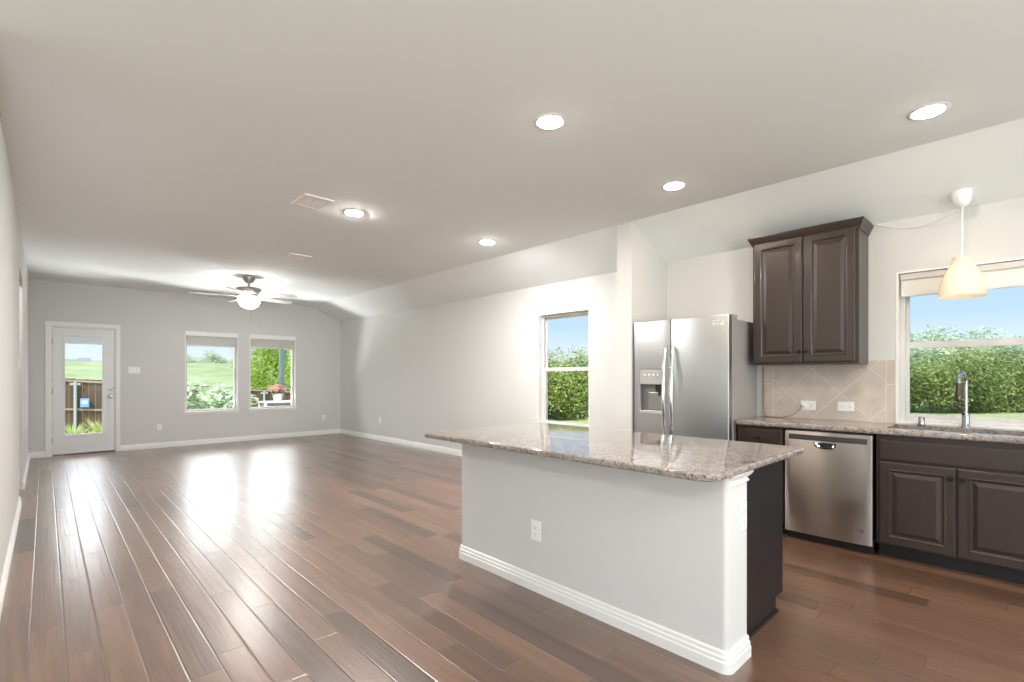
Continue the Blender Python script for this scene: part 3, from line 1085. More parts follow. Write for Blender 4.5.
root = thing('kitchen_sink', (4.545, 0.335, ZK0), 'stainless undermount sink set in the granite worktop below the window', 'sink')
m = MB()
a0, a1, b0, b1 = SK[0] - 0.012, SK[1] + 0.012, SK[2] - 0.012, SK[3] + 0.012
def rr(i, z, r=0.04, n=5):
    pts = []
    x0, x1, y0, y1 = a0 + i, a1 - i, b0 + i, b1 - i
    for cx, cy, s in ((x1 - r, y1 - r, 0), (x0 + r, y1 - r, 1), (x0 + r, y0 + r, 2), (x1 - r, y0 + r, 3)):
        for k in range(n + 1):
            t = (s + k / n) * PI / 2
            pts.append((cx + r * math.cos(t), cy + r * math.sin(t), z))
    return pts
m.rings([rr(0.010, ZK0 - 0.006), rr(0, ZK0 - 0.006), rr(0, ZK0 - 0.001), rr(0.014, ZK0 - 0.001), rr(0.018, ZK0 - 0.02), rr(0.024, ZK0 - 0.17), rr(0.05, ZK0 - 0.19), rr(0.12, ZK0 - 0.192)], cap_first=False)
m.build('basin', M['steel'], root, 40)
m = MB()
m.lathe([(0.0, 0.0), (0.030, 0.0), (0.042, 0.004), (0.044, 0.002), (0.044, -0.002)], (4.545, 0.335, ZK0 - 0.1895), 24)
m.build('drain', M['chrome'], root, 40)

# faucet
fx, fy = 4.765, 0.330
root = thing('faucet', (fx, fy, ZK1), 'chrome pull-down gooseneck faucet behind the sink with a dark spray head', 'faucet')
m = MB()
m.lathe([(0.0, 0.0), (0.027, 0.0), (0.027, 0.006), (0.0235, 0.012), (0.0225, 0.05), (0.0225, 0.095), (0.019, 0.105), (0.013, 0.112), (0.0, 0.112)], (fx, fy, ZK1), 28)
m.build('body', M['faucet'], root, 40)
m = MB()
R = 0.062
zt = 1.300 - R
sw = Matrix.Translation((fx, fy, 0)) @ Matrix.Rotation(math.radians(-13), 4, 'Z') @ Matrix.Translation((-fx, -fy, 0))
pts = [(fx, fy, ZK1 + 0.10)] + [(fx, fy, ZK1 + 0.10 + k * (zt - ZK1 - 0.10) / 5) for k in range(1, 6)]
pts += [(fx - R + R * math.cos(t * PI / 14), fy, zt + R * math.sin(t * PI / 14)) for t in range(1, 14)]
pts += [(fx - 2 * R, fy, zt - 0.002), (fx - 2 * R - 0.002, fy, zt - 0.02)]
m.tube(pts, 0.0120, 14, sw)
m.build('gooseneck', M['faucet'], root, 60)
m = MB()
hx = fx - 2 * R - 0.004
m.tube([(hx + 0.003, fy, zt - 0.012), (hx, fy, zt - 0.050), (hx - 0.003, fy, zt - 0.100), (hx - 0.005, fy, zt - 0.132), (hx - 0.005, fy, zt - 0.138)], [0.0135, 0.0150, 0.0185, 0.0215, 0.0190], 16, sw)
m.build('spray_head', M['bronze'], root, 40)
m = MB()
m.tube([(fx - 0.015, fy + 0.012, ZK1 + 0.098), (fx - 0.055, fy + 0.030, ZK1 + 0.13), (fx - 0.105, fy + 0.055, ZK1 + 0.185)], [0.008, 0.0065, 0.0055], 10)
m.build('lever', M['bronze'], root, 40)

root = tag(MB().lathe([(0.0, 0.0), (0.025, 0.0), (0.025, 0.006), (0.020, 0.009), (0.020, 0.058), (0.016, 0.065), (0.0, 0.066)], (4.750, 0.573, ZK1), 24).build('air_gap_cap', M['faucet'], None, 40),
           'small round chrome air-gap cap on the worktop behind the sink, left of the faucet', 'sink fitting')

# backsplash
m = MB()
m.box(XR - 0.009, XR - 0.0005, 0.742, 1.726, ZK1 + 0.001, 1.400)
tag(m.build('tile_backsplash', M['tile']), 'beige diagonal tile backsplash between the worktop and the dark wall cabinet', 'backsplash')
plate('wall_outlet', 'white horizontal outlet with a cord plugged in on the tile backsplash', 'outlet', None, (XR - 0.009, 1.342, 1.021), '-x', 0.116, 0.078, 'outlet', True)
plate('wall_outlet', 'empty white horizontal outlet on the tile backsplash nearest the sink window', 'outlet', None, (XR - 0.009, 1.066, 1.024), '-x', 0.116, 0.078, 'outlet', True)
# cord from behind the cabinet down to the worktop and up to the outlet
root = thing('power_cord', (4.70, 1.60, ZK1), 'thin brown power cord running over the worktop to the tile outlet', 'cord')
m = MB()
pts = [(4.795, 1.705, 1.36), (4.795, 1.702, 1.15), (4.790, 1.698, 0.98), (4.775, 1.680, 0.915), (4.755, 1.62, 0.9095), (4.745, 1.54, 0.911), (4.750, 1.47, 0.925), (4.765, 1.42, 0.960), (4.780, 1.385, 1.005), (4.792, 1.373, 1.021)]
P = [Vector(p) for p in pts]
sm = []
for i in range(len(P) - 1):
    p0, p1, p2, p3 = P[max(i - 1, 0)], P[i], P[i + 1], P[min(i + 2, len(P) - 1)]
    for k in range(6):
        t = k / 6
        sm.append(0.5 * ((2 * p1) + (p2 - p0) * t + (2 * p0 - 5 * p1 + 4 * p2 - p3) * t * t + (3 * p1 - p0 - 3 * p2 + p3) * t ** 3))
sm.append(P[-1])
m.tube(sm, 0.0032, 8)
m.build('cable', M['brown_cord'], root, 60)
m = MB()
m.box(4.783, 4.8035, 1.355, 1.386, 1.008, 1.034, 0.004)
m.build('plug', M['plate'], root)

# ------------------------------------------------------------------ wall cabinet
UY0, UY1 = 0.912, 1.690
UZ0, UZ1 = 1.371, 2.434
UX = 4.510
root = thing('wall_cabinet', (UX, 1.30, UZ0), 'dark wood upper cabinet with crown moulding and two raised-panel doors over the tile', 'cabinet')
m = MB()
m.box(UX, XW, UY0, UY1, UZ0, UZ1, 0.0015, 1)
m.build('carcass', M['cab'], root)
for a, b, ky in ((1.300, 1.672, 1.322), (0.934, 1.288, 1.266)):
    o = panel_door(a, b, UZ0 + 0.018, UZ1 - 0.014, UX - 0.020, fr=0.062).build('door', M['cab'], root)
    cab_knob(o, UX - 0.0205, ky, 1.478)
m = MB()
def crown(o_, z):
    return [(UX - o_, UY0 - o_, z), (XW, UY0 - o_, z), (XW, UY1 + o_ * 0.2, z), (UX - o_, UY1 + o_, z)]
m.rings([crown(0.0015, UZ1 - 0.030), crown(0.008, UZ1 - 0.028), crown(0.010, UZ1 - 0.014), crown(0.014, UZ1 - 0.006), crown(0.024, UZ1 + 0.014), crown(0.032, UZ1 + 0.030), crown(0.033, UZ1 + 0.034), crown(0.036, UZ1 + 0.037), crown(0.036, UZ1 + 0.046)])
m.build('crown_moulding', M['cab'], root)

# ------------------------------------------------------------------ dishwasher
DY0, DY1 = 0.780, 1.350
DX = 4.246
root = thing('dishwasher', (DX, 1.065, 0), 'stainless steel dishwasher with a pocket handle under the granite worktop', 'dishwasher')
m = MB()
m.box(DX + 0.030, XW - 0.01, DY0 + 0.004, DY1 - 0.004, 0.070, 0.862)
m.build('tub_housing', M['gasket'], root)
# gently bowed front
def dwloop(i, dx):
    n = 14
    pts = []
    y0, y1, z0, z1 = DY0 + i, DY1 - i, 0.066 + i, 0.852 - i
    bow = lambda y: -0.010 * (1 - ((y - 1.065) / 0.285) ** 2)
    for k in range(n + 1):
        y = y0 + (y1 - y0) * k / n
        pts.append((DX + dx + bow(y), y, z0))
    for k in range(n + 1):
        y = y1 - (y1 - y0) * k / n
        pts.append((DX + dx + bow(y), y, z1))
    return pts
m = MB()
t = bmesh.new()
L = [dwloop(0, 0.034), dwloop(0, 0.004), dwloop(0.002, 0.001), dwloop(0.004, 0.0)]
V = [[t.verts.new(p) for p in lp] for lp in L]
k_ = len(V[0])
for a, d in zip(V, V[1:]):
    for k in range(k_):
        t.faces.new((a[k], a[(k + 1) % k_], d[(k + 1) % k_], d[k]))
h_ = k_ // 2
for k in range(h_ - 1):
    t.faces.new((V[-1][k], V[-1][k + 1], V[-1][k_ - 2 - k], V[-1][k_ - 1 - k]))
bmesh.ops.recalc_face_normals(t, faces=t.faces)
m._merge(t)
dwd = m.build('door', M['steel_dw'], root, 30)
def dwx(y):
    return DX - 0.010 * (1 - ((y - 1.065) / 0.285) ** 2)
m = MB()
pl = [(DY0 + 0.030 + (DY1 - DY0 - 0.060) * k / 12) for k in range(13)]
m.rings([[(dwx(y) - 0.0015, y, 0.786) for y in pl] + [(dwx(y) - 0.0015, y, 0.826) for y in reversed(pl)], [(dwx(y) + 0.002, y, 0.786) for y in pl] + [(dwx(y) + 0.002, y, 0.826) for y in reversed(pl)]])
m.build('control_strip', M['strip_grey'], root)
# pocket handle: chrome cup with a dark mouth
def smile(sc, x, zc=0.777, w=0.080, h=0.050):
    pts = []
    for k in range(17):
        t_ = k / 16 * PI
        pts.append((x, 1.069 + w * sc * math.cos(t_), zc - (h * sc) * math.sin(t_) ** 0.75))
    return pts
m = MB()
xh = dwx(1.069)
m.rings([smile(1.0, xh + 0.004), smile(1.0, xh - 0.004), smile(0.93, xh - 0.009), smile(0.80, xh - 0.009), smile(0.70, xh - 0.003)], cap_last=True)
m.build('pocket_handle', M['chrome'], root, 40)
m = MB()
m.rings([smile(0.66, xh - 0.0032, zc=0.773, w=0.074, h=0.040), smile(0.66, xh - 0.0045, zc=0.773, w=0.074, h=0.040)])
m.build('handle_mouth', M['black_plastic'], root)
m = MB()
m.box(DX + 0.060, DX + 0.075, DY0 + 0.004, DY1 - 0.004, 0.0, 0.066)
m.build('toe_panel', M['kick'], root)
text_mesh('Whirlpool', 0.026, M['chrome'], 'brand_lettering', root, (dwx(1.065) - 0.0008, 1.065, 0.160), (0, -1, 0), (0, 0, 1), xscale=0.95)
m = MB()
mt = Matrix.Translation((dwx(0.856) - 0.0003, 0.856, 0.166)) @ Matrix.Rotation(-PI / 2, 4, 'Y')
tb = bmesh.new()
ring = []
for rr_, w_ in ((0.017, 0.0), (0.017, 0.0012), (0.0125, 0.0012), (0.0125, 0.0)):
    ring.append([tb.verts.new((rr_ * math.sin(2 * PI * k / 28) * 0.9, rr_ * math.cos(2 * PI * k / 28) * 1.35, w_)) for k in range(28)])
for i in range(4):
    a, d = ring[i], ring[(i + 1) % 4]
    for k in range(28):
        tb.faces.new((a[k], a[(k + 1) % 28], d[(k + 1) % 28], d[k]))
bmesh.ops.recalc_face_normals(tb, faces=tb.faces)
m._merge(tb, mt)
m.box(dwx(0.856) - 0.0012, dwx(0.856), 0.848, 0.866, 0.163, 0.169)
m.build('round_emblem', M['chrome'], root, 40)

# ------------------------------------------------------------------ refrigerator
FX = 4.156
GY0, GY1, GZ = 1.752, 2.664, 1.795
root = thing('refrigerator', (4.45, 2.21, 0), 'stainless side-by-side refrigerator with a water dispenser beside the kitchen partition', 'refrigerator')
m = MB()
m.box(FX + 0.082, 4.790, GY0 + 0.006, GY1 - 0.006, 0.025, 1.765, 0.006)
m.box(FX + 0.075, FX + 0.20, GY0 + 0.01, GY1 - 0.01, 0.0, 0.075)
m.build('body', M['fridge_side'], root)
m = MB()
m.box(FX + 0.066, FX + 0.083, GY0 + 0.008, GY1 - 0.008, 0.080, 1.770)
m.build('door_gasket', M['gasket'], root)
DSP = (2.362, 2.598, 0.930, 1.335)
# right door
m = MB()
m.box(FX, FX + 0.066, GY0, 2.277, 0.078, GZ, 0.008, 3)
rdoor = m.build('refrigerator_door', M['steel'], root, 40)
# left door with dispenser opening
m = wall_grid(0, FX, 0.066, 2.285, GY1, 0.078, GZ, [DSP])
b = m.b
ed = [e for e in b.edges if e.is_manifold and all(abs(v.co.x - FX) < 1e-5 for v in e.verts) and abs(e.calc_face_angle(0)) > 1.2]
bmesh.ops.bevel(b, geom=ed, offset=0.006, segments=3, affect='EDGES', profile=0.5)
ldoor = m.build('freezer_door', M['steel'], root, 40)
m = MB()
m.box(FX + 0.001, FX + 0.050, DSP[0] + 0.001, DSP[1] - 0.001, 1.197, DSP[3] - 0.001, 0.003)
cp = m.build('control_panel', M['control_grey'], ldoor)
for k in range(4):
    m = MB()
    m.lathe([(0.0, 0.0), (0.011, 0.0), (0.011, 0.0025), (0.009, 0.004), (0.0, 0.004)], n=16, mat=Matrix.Translation((FX + 0.0015, DSP[0] + 0.05 + k * 0.046, 1.285)) @ Matrix.Rotation(-PI / 2, 4, 'Y'))
    m.build('button', M['plate'], cp)
m = MB()
m.box(FX + 0.056, FX + 0.064, DSP[0], DSP[1], DSP[2], 1.197)
m.build('dispenser_back', M['recess_grey'], ldoor)
m = MB()
m.box(FX + 0.004, FX + 0.056, DSP[0] + 0.004, DSP[1] - 0.004, DSP[2] + 0.001, DSP[2] + 0.018, 0.002)
m.build('drip_tray', M['control_grey'], ldoor)
m = MB()
m.box(FX + 0.018, FX + 0.055, DSP[0] + 0.012, DSP[0] + 0.085, 1.125, 1.196, 0.006)
m.tube([(FX + 0.035, DSP[0] + 0.05, 1.13), (FX + 0.030, DSP[0] + 0.05, 1.09)], [0.016, 0.011], 12)
m.build('spout', M['black_plastic'], ldoor)
m = MB()
m.box(FX + 0.050, FX + 0.056, DSP[0] + 0.03, DSP[1] - 0.06, 0.96, 1.12, 0.002)
m.build('paddle', M['nickel'], ldoor)
# bowed handles either side of the split
for d_, y in ((ldoor, 2.320), (rdoor, 2.242)):
    m = MB()
    z0, z1 = 0.70, 1.53
    pts = []
    for k in range(25):
        t_ = k / 24
        z = z0 + (z1 - z0) * t_
        out = 0.020 + 0.045 * math.sin(PI * t_) ** 0.8
        pts.append((FX - out, y, z))
    pts = [(FX + 0.002, y, z0 - 0.006)] + pts + [(FX + 0.002, y, z1 + 0.006)]
    m.tube(pts, [0.011] + [0.0135 + 0.003 * math.sin(PI * k / 24) for k in range(25)] + [0.011], 14)
    m.build('handle', M['chrome'], d_, 60)
for y in (1.79, 2.62):
    m = MB()
    m.box(FX + 0.070, FX + 0.20, y - 0.030, y + 0.030, 1.7655, 1.806, 0.006)
    m.build('hinge_cover', M['fridge_side'], root)
m = MB()
m.box(FX - 0.002, FX + 0.001, 1.795, 1.890, 1.708, 1.752, 0.0008)
bd = m.build('badge', M['silver'], rdoor)
text_mesh('FRIGIDAIRE', 0.0165, M['gasket'], 'brand_lettering', bd, (FX - 0.0024, 1.8425, 1.738), (0, -1, 0), (0, 0, 1), 0.0003, xscale=0.9)
text_mesh('GALLERY', 0.0135, M['gasket'], 'brand_lettering', bd, (FX - 0.0024, 1.8425, 1.720), (0, -1, 0), (0, 0, 1), 0.0003, xscale=0.9)

# ------------------------------------------------------------------ island
IX0, IX1, IXC = 2.122, 2.334, 2.974
IY0, IY1 = 0.902, 2.768
root = thing('kitchen_island', (2.5, 1.8, 0), 'kitchen island with a pale grey front and dark wood end under the granite slab', 'kitchen island')
m = MB()
r = 0.022
pl = [(IX1, IY0), (IX1, IY1)]
for k in range(7):
    t = PI / 2 + k / 6 * PI / 2
    pl.append((IX0 + r + r * math.cos(t), IY1 - r + r * math.sin(t)))
for k in range(7):
    t = PI + k / 6 * PI / 2
    pl.append((IX0 + r + r * math.cos(t), IY0 + r + r * math.sin(t)))
m.prism(pl, 2, 0.0, 0.857)
m.build('half_wall', M['wall'], root, 40)
# stepped baseboard wrapped round the wall (three sides), mitred at the rounded corners
def wrap(off, z, y_in0=0.0):
    pts = [(IX1 , IY0 - off, z)]
    rq = r + off
    for k in range(7):
        t = 1.5 * PI - k / 6 * PI / 2
        pts.append((IX0 + r + rq * math.cos(t), IY0 + r + rq * math.sin(t), z))
    for k in range(7):
        t = PI - k / 6 * PI / 2
        pts.append((IX0 + r + rq * math.cos(t), IY1 - r + rq * math.sin(t), z))
    pts.append((IX1, IY1 + off, z))
    return pts
def sweep(profile, closed=True, fn=wrap):
    L = [fn(d, z) for d, z in profile]
    mm = MB()
    t = bmesh.new()
    V = [[t.verts.new(p) for p in lp] for lp in L]
    n_ = len(V[0])
    q = len(V)
    for i in range(q):
        a, d = V[i], V[(i + 1) % q]
        for k in range(n_ - 1):
            t.faces.new((a[k], a[k + 1], d[k + 1], d[k]))
    t.faces.new([v[0] for v in V])
    t.faces.new([v[-1] for v in V])
    bmesh.ops.recalc_face_normals(t, faces=t.faces)
    mm._merge(t)
    return mm
sweep(bb_poly(0.092, 0.020)).build('baseboard', M['trim'], root)
# little capital under the slab at the near end
def endcap(off, z):
    return [(IX1 + off, IY0 + 0.03, z), (IX1 + off, IY0 - off, z), (IX0 + 0.05, IY0 - off, z), (IX0 + 0.02, IY0 + 0.008 - off, z)]
sweep([(0, 0.795), (0.008, 0.797), (0.009, 0.804), (0.003, 0.810), (0.003, 0.816), (0.014, 0.826), (0.022, 0.838), (0.022, 0.857), (0, 0.857)], fn=endcap).build('capital_trim', M['trim'], root)
# dark cabinet behind the wall
CIY0, CIY1 = 0.957, 2.745
m = MB()
pl = [(IX1 + 0.0005, 0.0), (2.868, 0.0), (2.868, 0.082), (IXC, 0.082), (IXC, 0.857), (IX1 + 0.0005, 0.857)]
m.prism(pl, 1, CIY0, CIY1)
m.build('cabinet_box', M['cab_dark'], root)
m = MB()
m.prism([(IX1 + 0.001, 0.0), (2.880, 0.0), (2.880, 0.016), (IX1 + 0.001, 0.016)], 1, CIY0 - 0.012, CIY0 - 0.0003)
m.build('shoe_moulding', M['cab_dark'], root)
n_ = 3
wd = (CIY1 - CIY0) / n_
for k in range(n_):
    a, b_ = CIY0 + k * wd + 0.012, CIY0 + (k + 1) * wd - 0.012
    # doors face the kitchen (+x): mirror a -x facing door
    m = MB()
    dd = panel_door(a, b_, 0.10, 0.83, 0.0)
    me = bpy.data.meshes.new('tmp')
    dd.b.to_mesh(me)
    dd.b.free()
    me.transform(Matrix.Translation((IXC + 0.019, 0, 0)) @ Matrix.Scale(-1, 4, (1, 0, 0)))
    m.b.from_mesh(me)
    bmesh.ops.recalc_face_normals(m.b, faces=m.b.faces)
    m.build('door', M['cab'], root)
plate('wall_outlet', 'white outlet on the grey long front of the kitchen island', 'outlet', None, (IX0, 2.032, 0.357), '-x', 0.078, 0.118, 'outlet')
plate('wall_outlet', 'white outlet on the narrow white end of the kitchen island', 'outlet', None, (2.284, IY0, 0.642), '-y', 0.076, 0.122, 'outlet')

# granite slab
ZI = 0.890
TX0, TX1, TY0, TY1 = 1.865, 2.995, 0.848, 2.845
root = thing('island_countertop', (2.4, 1.85, 0.858), 'large speckled granite slab lying on the kitchen island', 'countertop')
def slab(i, z):
    pts = []
    x0, x1, y0, y1 = TX0 + i, TX1 - i, TY0 + i, TY1 - i
    for cx, cy, s, rad in ((x1, y1, 0, 0.02), (x0, y1, 1, 0.02), (x0, y0, 2, 0.085), (x1, y0, 3, 0.03)):
        rad = max(rad - i, 0.004)
        ox = -rad if s in (0, 3) else rad
        oy = -rad if s in (0, 1) else rad
        for k in range(9):
            t = (s + k / 8) * PI / 2
            pts.append((cx + ox + rad * math.cos(t), cy + oy + rad * math.sin(t), z))
    return pts
H = 0.031
zb = ZI - H
L = [slab(0.008, zb)] + [slab(0.008 - 0.008 * math.sin(k / 4 * PI / 2), zb + 0.008 - 0.008 * math.cos(k / 4 * PI / 2)) for k in range(1, 5)]
L += [slab(0.012 - 0.012 * math.cos(k / 6 * PI / 2), ZI - 0.012 + 0.012 * math.sin(k / 6 * PI / 2)) for k in range(0, 7)]
m = MB()
m.rings(L)
m.build('slab', M['granite'], root, 50)

# ------------------------------------------------------------------ ceiling fixtures
def can_light(loc, label, group=None, mat='lamp'):
    root = thing('recessed_light', loc, label, 'ceiling light', group)
    m = MB()
    m.lathe([(0.0, 0.0), (0.098, 0.0), (0.098, -0.002), (0.092, -0.0055), (0.078, -0.0065), (0.074, -0.0055), (0.0, -0.0055)], loc, 36)
    m.build('trim_ring', M['trim'], root, 40)
    m = MB()
    m.lathe([(0.0735, -0.0057), (0.071, -0.0080), (0.060, -0.0103), (0.035, -0.0117), (0.0, -0.0121)], loc, 32, cap=False)
    m.build('lens', M[mat], root, 60)
    return root
can_light((2.171, 1.966, ZC), 'lit recessed ceiling light above the long front of the island', mat='lamp_warm')
can_light((3.650, 0.410, ZC), 'lit recessed ceiling light nearest the kitchen sink window', mat='lamp_warm')
can_light((3.612, 1.952, ZC), 'lit recessed ceiling light between the refrigerator and the island', mat='lamp_warm')
can_light((2.066, 4.301, ZC), 'lit recessed ceiling light beside the square air vent', mat='lamp_living')
can_light((3.610, 4.216, ZC), 'lit recessed ceiling light in the living area near the tall side window')
can_light((-0.85, 7.33, ZC), 'added recessed fill light in the unseen side hall behind the left wall opening', mat='lamp_fill')  # added lamp, lights the living area through the opening
for x, y in ((0.65, -1.9), (2.2, -0.6), (3.6, -1.9), (-1.6, 1.6), (-1.6, -1.2)):  # added lamps behind the camera, unseen fill for the room
    can_light((x, y, ZC), 'added recessed fill light in the unseen rear part of the room', 'added fill lights in the unseen rear of the room', 'lamp_fill')

def vent(cx, cy, sx, sy, label):
    root = thing('ceiling_vent', (cx, cy, ZC), label, 'air vent', 'white ceiling air vents')
    m = MB()
    x0, x1, y0, y1 = cx - sx / 2, cx + sx / 2, cy - sy / 2, cy + sy / 2
    f = 0.026
    z0, z1 = ZC - 0.013, ZC
    m.box(x0, x0 + f, y0, y1, z0, z1, 0.002)
    m.box(x1 - f, x1, y0, y1, z0, z1, 0.002)
    m.box(x0 + f, x1 - f, y0, y0 + f, z0, z1, 0.002)
    m.box(x0 + f, x1 - f, y1 - f, y1, z0, z1, 0.002)
    m.build('frame', M['vent'], root)
    m = MB()
    m.box(x0 + f, x1 - f, y0 + f, y1 - f, ZC - 0.002, ZC - 0.0005)
    m.build('backing', M['duct'], root)
    m = MB()
    y = y0 + f + 0.030
    while y < y1 - f - 0.012:
        m.prism([(y - 0.009, ZC - 0.002), (y - 0.008, ZC - 0.0012), (y + 0.014, ZC - 0.0085), (y + 0.013, ZC - 0.0095)], 0, x0 + f, x1 - f)
        y += 0.020
    m.box(cx - 0.004, cx + 0.004, y0 + f, y1 - f, ZC - 0.010, ZC - 0.003)
    m.build('louvres', M['vent'], root)
    return root
vent(1.673, 4.280, 0.245, 0.32, 'white ceiling air vent right beside a lit recessed light')
vent(2.300, 6.365, 0.275, 0.26, 'white ceiling air vent nearer the ceiling fan')

# ceiling fan
fcx, fcy = 2.25, 8.20
root = thing('ceiling_fan', (fcx, fcy, ZC), 'white five-blade ceiling fan with brushed nickel motor and lit glass bowl', 'ceiling fan')
C_ = (fcx, fcy, 0)
m = MB()
m.lathe([(0.0, ZC), (0.088, ZC), (0.088, ZC - 0.012), (0.070, ZC - 0.060), (0.040, ZC - 0.092), (0.0, ZC - 0.096)], C_, 32)
m.build('canopy', M['nickel'], root, 40)
m = MB()
m.lathe([(0.0, ZC - 0.094), (0.016, ZC - 0.094), (0.016, ZC - 0.165), (0.028, ZC - 0.170), (0.028, ZC - 0.185), (0.0, ZC - 0.185)], C_, 20)
m.build('downrod', M['nickel'], root, 40)
m = MB()
m.lathe([(0.0, 2.612), (0.160, 2.612), (0.178, 2.600), (0.172, 2.585), (0.140, 2.545), (0.118, 2.520), (0.118, 2.495), (0.100, 2.480), (0.0, 2.480)], C_, 40)
m.build('motor_housing', M['nickel'], root, 40)
b0 = math.atan2(fcy, fcx) - PI / 2                      # square to the line of sight
for k in range(5):
    ang = b0 + PI + k * 2 * PI / 5 + 0.02
    rot = Matrix.Translation((fcx, fcy, 0)) @ Matrix.Rotation(ang, 4, 'Z')
    m = MB()
    m.tube([(0.10, 0.022, 2.492), (0.17, 0.024, 2.480), (0.25, 0.022, 2.477)], [0.008, 0.007, 0.006], 8, rot)
    m.tube([(0.10, -0.022, 2.492), (0.17, -0.024, 2.480), (0.25, -0.022, 2.477)], [0.008, 0.007, 0.006], 8, rot)
    br = m.build('blade_arm', M['nickel'], root, 40)
    m = MB()
    out = [(0.20, -0.048), (0.24, -0.055), (0.50, -0.066), (0.67, -0.070), (0.745, -0.062), (0.768, -0.034), (0.773, 0.0), (0.768, 0.034), (0.745, 0.062), (0.67, 0.070), (0.50, 0.066), (0.24, 0.055), (0.20, 0.048)]
    pitch = Matrix.Translation((0, 0, 2.486)) @ Matrix.Rotation(math.radians(-12), 4, 'X')
    m.prism(out, 2, -0.004, 0.004, rot @ pitch)
    m.build('blade', M['fan_white'], root)
m = MB()
m.lathe([(0.0, 2.480), (0.095, 2.480), (0.105, 2.466), (0.120, 2.455), (0.120, 2.445), (0.0, 2.445)], C_, 36)
m.build('light_fitter', M['nickel'], root, 40)
m = MB()
m.lathe([(0.128, 2.452), (0.150, 2.448), (0.154, 2.436), (0.148, 2.402), (0.128, 2.362), (0.094, 2.328), (0.050, 2.308), (0.0, 2.302)], C_, 40, cap=False)
m.build('glass_bowl', M['fan_glass'], root, 60)
m = MB()
m.lathe([(0.0, 2.304), (0.012, 2.300), (0.008, 2.288), (0.0, 2.284)], C_, 16)
m.build('finial', M['nickel'], root, 40)
m = MB()
m.tube([(fcx + 0.01, fcy - 0.05, 2.33), (fcx + 0.01, fcy - 0.05, 2.13)], 0.0018, 6)
m.lathe([(0.002, 0.014), (0.005, 0.008), (0.006, -0.004), (0.0, -0.012)], (fcx + 0.01, fcy - 0.05, 2.118), 10)
m.build('pull_chain', M['nickel'], root)

# pendant lamp
px, py = 4.65, 0.341
pz = ZC + (ZR - ZC) * (px - XB) / (XR - XB)
root = thing('pendant_lamp', (px, py, pz), 'frosted white bell pendant lamp hanging in front of the sink window', 'pendant lamp')
m = MB()
m.lathe([(0.0000, 2.452), (0.0091, 2.452), (0.0226, 2.458), (0.0415, 2.478), (0.0521, 2.512), (0.0551, 2.550), (0.0544, pz + 0.002), (0.0000, pz + 0.002)], (px, py, 0), 36)
m.build('ceiling_cup', M['plate'], root, 40)
m = MB()
m.tube([(px, py, 2.456), (px, py, 2.105)], 0.0055, 10)
m.build('cord', M['white_cord'], root, 60)
m = MB()
m.lathe([(0.0000, 2.108), (0.0453, 2.108), (0.0536, 2.102), (0.0544, 2.062), (0.0649, 2.046), (0.0846, 2.012), (0.1057, 1.962), (0.1193, 1.910), (0.1276, 1.856), (0.1291, 1.832), (0.1268, 1.832), (0.1246, 1.856), (0.1163, 1.910), (0.1027, 1.962), (0.0815, 2.010), (0.0529, 2.050), (0.0000, 2.056)], (px, py, 0), 48)
m.build('bell_shade', M['pendant'], root, 50)
m = MB()
m.lathe([(0.0, 2.050), (0.018, 2.050), (0.018, 2.006), (0.0, 2.006)], (px, py, 0), 16)
m.build('socket', M['plate'], root, 40)
m = MB()
m.lathe([(0.012, 2.006), (0.016, 1.995), (0.028, 1.970), (0.030, 1.950), (0.022, 1.928), (0.0, 1.918)], (px, py, 0), 20, cap=False)
m.build('bulb', pbr('warm_bulb', (1, 1, 1), 0.4, emit=((1.0, 0.80, 0.55), 7)), root, 60)
# swag cord from the cup to the top of the wall cabinet
root = thing('swag_cord', (4.74, 0.60, 2.43), 'white swag cord looping from the pendant cup to the top of the dark cabinet', 'cord')
m = MB()
pts = []
A, B, Cc = Vector((px + 0.02, py + 0.02, 2.458)), Vector((4.805, 0.60, 2.405)), Vector((4.80, 0.852, 2.482))
for k in range(25):
    t = k / 24
    pts.append(A * (1 - t) ** 2 + (B * 2 - (A + Cc) / 2) * 2 * t * (1 - t) * 1.0 + Cc * t * t)
m.tube(pts, 0.0038, 8)
m.build('cable', M['white_cord'], root, 60)

# ------------------------------------------------------------------ outdoors
def ground_z(x, y):
    def sm(t):
        t = max(0, min(1, t))
        return t * t * (3 - 2 * t)
    zfar = -0.45 + 3.1 * sm((y - 19) / 42) - 0.75 * sm((y - 66) / 60)
    zside = -0.30 + 0.30 * sm((x - 6) / 8) + 0.5 * sm((x - 24) / 40)
    w = sm((x - 5.5 - max(0, (y - 11) * 0.55)) / 10)
    return zfar * (1 - w) + zside * w

m = MB()
b = m.b
nx, ny = 90, 90
gx = [-40 + 150 * (i / nx) for i in range(nx + 1)]
gy = [-30 + 200 * (j / ny) for j in range(ny + 1)]
VV = [[b.verts.new((x, y, ground_z(x, y))) for y in gy] for x in gx]
for i in range(nx):
    for j in range(ny):
        b.faces.new((VV[i][j], VV[i + 1][j], VV[i + 1][j + 1], VV[i][j + 1]))
o = m.build('ground', M['grass'], None, 180)
struct(o)

